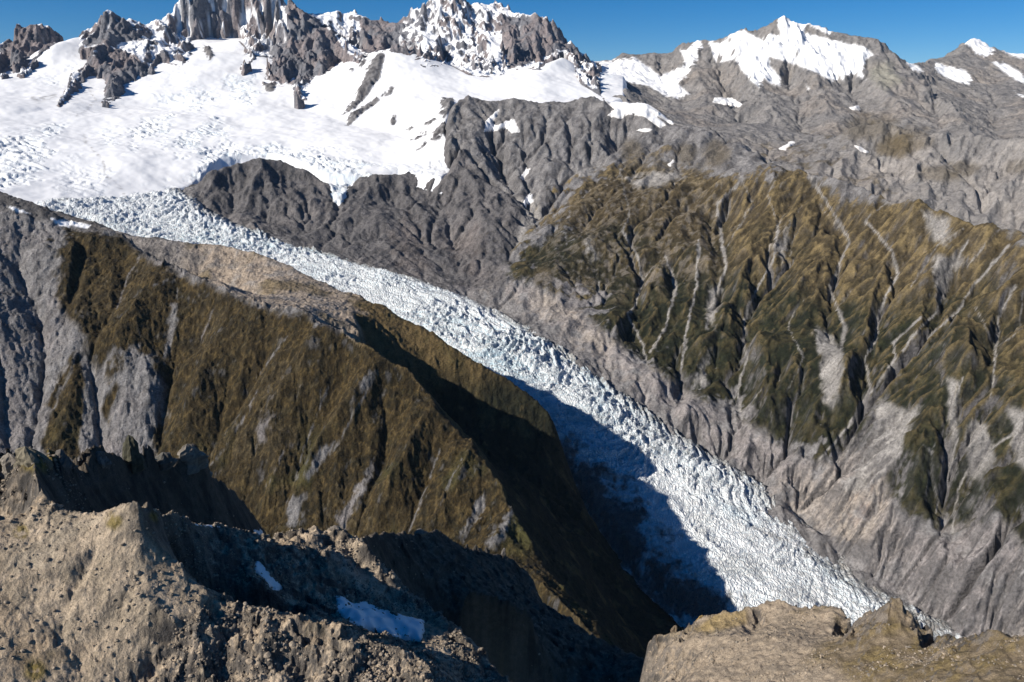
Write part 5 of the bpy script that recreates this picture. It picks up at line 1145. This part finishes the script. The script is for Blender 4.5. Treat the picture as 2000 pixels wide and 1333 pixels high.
# boulders: one mesh per shape, every boulder an object
BM = []
for k in range(5):
    V0, F0, tint = SHAPES[k]; r = np.random.RandomState(50 + k)
    # one subdivision with chipped corners
    F0 = np.array(F0); e = {}; V1 = V0.tolist(); F1 = []
    def mid(a, b):
        q = (min(a, b), max(a, b))
        if q not in e: e[q] = len(V1); V1.append(((V0[a] + V0[b])/2*(1.0 + .22*r.rand())).tolist())
        return e[q]
    for a, b, c in F0:
        ab, bc, ca_ = mid(a, b), mid(b, c), mid(c, a); F1 += [(a, ab, ca_), (ab, b, bc), (ca_, bc, c), (ab, bc, ca_)]
    me = bpy.data.meshes.new('boulder'); me.from_pydata(V1, [], F1)
    a_ = me.attributes.new('tint', 'FLOAT_COLOR', 'POINT'); a_.data.foreach_set('color', np.tile(np.array(tint + (1,)), (len(V1), 1)).astype(np.float32).ravel())
    me.materials.append(m_stone); BM.append(me)
for x, y, z, s_, a, tl, k, u, v in scatter(F, FH, 56, near_w, 1.5, 3.0, 1.4):
    o = bpy.data.objects.new('boulder', BM[k % 5]); scn.collection.objects.link(o)
    o.location = (x, y, z + s_*.1); o.scale = (s_, s_, s_); o.rotation_euler = (tl, 0, a)
    o['label'] = 'angular grey boulder among the rubble of the near mountain'; o['category'] = 'boulder'; o['group'] = 'loose boulders on the near mountain'
# broken crags along the back of the near mountain: each a thing of its own
def crag(u, v, R, wd, ht, seed, label, tint):
    t, l, z = at(u, v, R); x, y = math.exp(l)*math.sin(t), math.exp(l)*math.cos(t)
    r = np.random.RandomState(seed); n = 20; rings = 15; vs = []; fs = []
    ph = r.rand(4)*6.28; ln = (r.rand(2) - .5)*.5
    for i in range(rings):
        q = i/(rings - 1); prof = max(0, 1 - q**2.4)**.6
        for k in range(n):
            a = 6.28318*k/n
            rad = wd*prof*(1 + .22*math.sin(2*a + ph[0]) + .16*math.sin(3*a + ph[1] + 2*q) + .12*math.sin(5*a + ph[2]))*(1 + .16*math.sin(9*q + ph[3] + a))
            vs.append((rad*math.cos(a) + ln[0]*q*ht, rad*math.sin(a)*.8 + ln[1]*q*ht, -ht*.9 + q*ht*1.9))
    P = np.array(vs); h = facet(P[:, 0] + 3*P[:, 2], P[:, 1] - 2*P[:, 2], wd*.5, seed)*.55 + facet(P[:, 0] - P[:, 2]*1.3, P[:, 1] + P[:, 2]*.8, wd*.22, seed + 1)*.6
    P[:, :2] *= (1 + h/wd*.8)[:, None]; P[:, 2] += h*.5*(P[:, 2] < ht*.9)
    for i in range(rings - 1):
        for k in range(n):
            a, b = i*n + k, i*n + (k + 1) % n; fs += [(a, b, b + n), (a, b + n, a + n)]
    fs.append(tuple((rings - 1)*n + k for k in range(n)))
    me = bpy.data.meshes.new('rock_outcrop'); me.from_pydata(P.tolist(), [], fs)
    a_ = me.attributes.new('tint', 'FLOAT_COLOR', 'POINT'); c = np.tile(np.array(tint + (1,)), (len(P), 1)); c[:, :3] *= (.75 + .5*r.rand(len(P)))[:, None]
    a_.data.foreach_set('color', c.astype(np.float32).ravel()); me.materials.append(m_stone)
    o = bpy.data.objects.new('rock_outcrop', me); scn.collection.objects.link(o); o.location = (x, y, z - ht); TRI[0] += len(fs)
    o['label'] = label; o['category'] = 'rock outcrop'; o['group'] = 'crags along the back of the near mountain'
for a in ((62,868,.587,12,17,1,'broad broken crag with yellow grass at the far left end of the back ridge',(.16,.14,.10)),
          (20,884,.60,9,12,2,'pale fractured crag at the left edge, left of the grassy crag',(.20,.175,.145)),
          (108,880,.60,8,12,3,'dark layered crag just right of the grassy crag',(.10,.093,.085)),
          (190,880,.645,7,9,4,'rounded grey crag on the dark back ridge, left of the tall pinnacle',(.15,.138,.125)),
          (250,850,.672,6.5,17,5,'tall dark pinnacle standing on the back ridge',(.075,.072,.05)),
          (282,886,.69,6,9,6,'small light-faced crag right of the tall dark pinnacle',(.17,.155,.135)),
          (315,884,.70,8,8,7,'low dark double crag in the middle of the back ridge',(.10,.095,.085)),
          (372,864,.725,11,14,8,'light grey summit crag near the right end of the back ridge',(.19,.168,.14)),
          (396,885,.74,5.5,13,9,'narrow pale rock fin beside the light grey summit crag',(.20,.18,.155)),
          (912,1062,.84,3.2,7,10,'sharp black tooth, leftmost of the teeth beyond the dark bowl',(.06,.055,.05)),
          (930,1064,.855,3.2,8,11,'tallest black tooth beyond the dark bowl, second from the left',(.06,.055,.05)),
          (952,1070,.87,3,6.5,12,'squat black tooth beyond the dark bowl, third from the left',(.06,.055,.05)),
          (982,1070,.89,4,8,13,'grey topped tooth at the right end of the row beyond the dark bowl',(.12,.11,.1)),
          (655,1028,.555,5,5,14,'craggy hump on the rim right of the sunlit snow patch',(.17,.15,.13)),
          (820,1034,.765,8,6,15,'long low crag on the rim left of the black teeth',(.17,.15,.125)),
          (1372,1200,.45,3.2,6,16,'thin orange blade of rock left of the rocky knolls',(.24,.17,.075)),
          (1318,1222,.455,2.2,4,17,'tiny dark blade of rock at the left foot of the knolls',(.13,.10,.07)),
          (1808,1222,.40,2.2,4.5,18,'dark pinnacle in the gap right of the pointed knoll',(.07,.062,.055)),
          (1850,1236,.40,3.2,4.5,19,'dark block in the gap between the pointed knoll and the last knoll',(.085,.075,.065))):
    crag(*a)

# ------------------------------------------------------------------ air: one closed box of thin haze round the camera and the land
def haze_box():
    x0, x1, y0, y1, z0, z1 = -11000, 13000, -2600, 14800, 100, 4500
    vs = [(x, y, z) for x in (x0, x1) for y in (y0, y1) for z in (z0, z1)]
    me = bpy.data.meshes.new('haze'); me.from_pydata(vs, [], [(0,1,3,2),(4,6,7,5),(0,4,5,1),(2,3,7,6),(0,2,6,4),(1,5,7,3)]); me.update()
    o = bpy.data.objects.new('haze', me); scn.collection.objects.link(o); o['kind'] = 'stuff'; o['label'] = 'thin blue air haze over the mountains'
    m = bpy.data.materials.new('thin_air'); m.use_nodes = True; nt = m.node_tree; nt.nodes.clear()
    out = nt.nodes.new('ShaderNodeOutputMaterial'); v = nt.nodes.new('ShaderNodeVolumePrincipled')
    v.inputs['Color'].default_value = (.55, .75, 1.0, 1); v.inputs['Density'].default_value = 3.5e-6; v.inputs['Anisotropy'].default_value = .0
    nt.links.new(v.outputs[0], out.inputs['Volume']); me.materials.append(m)
haze_box()
print('TRIS', TRI[0])
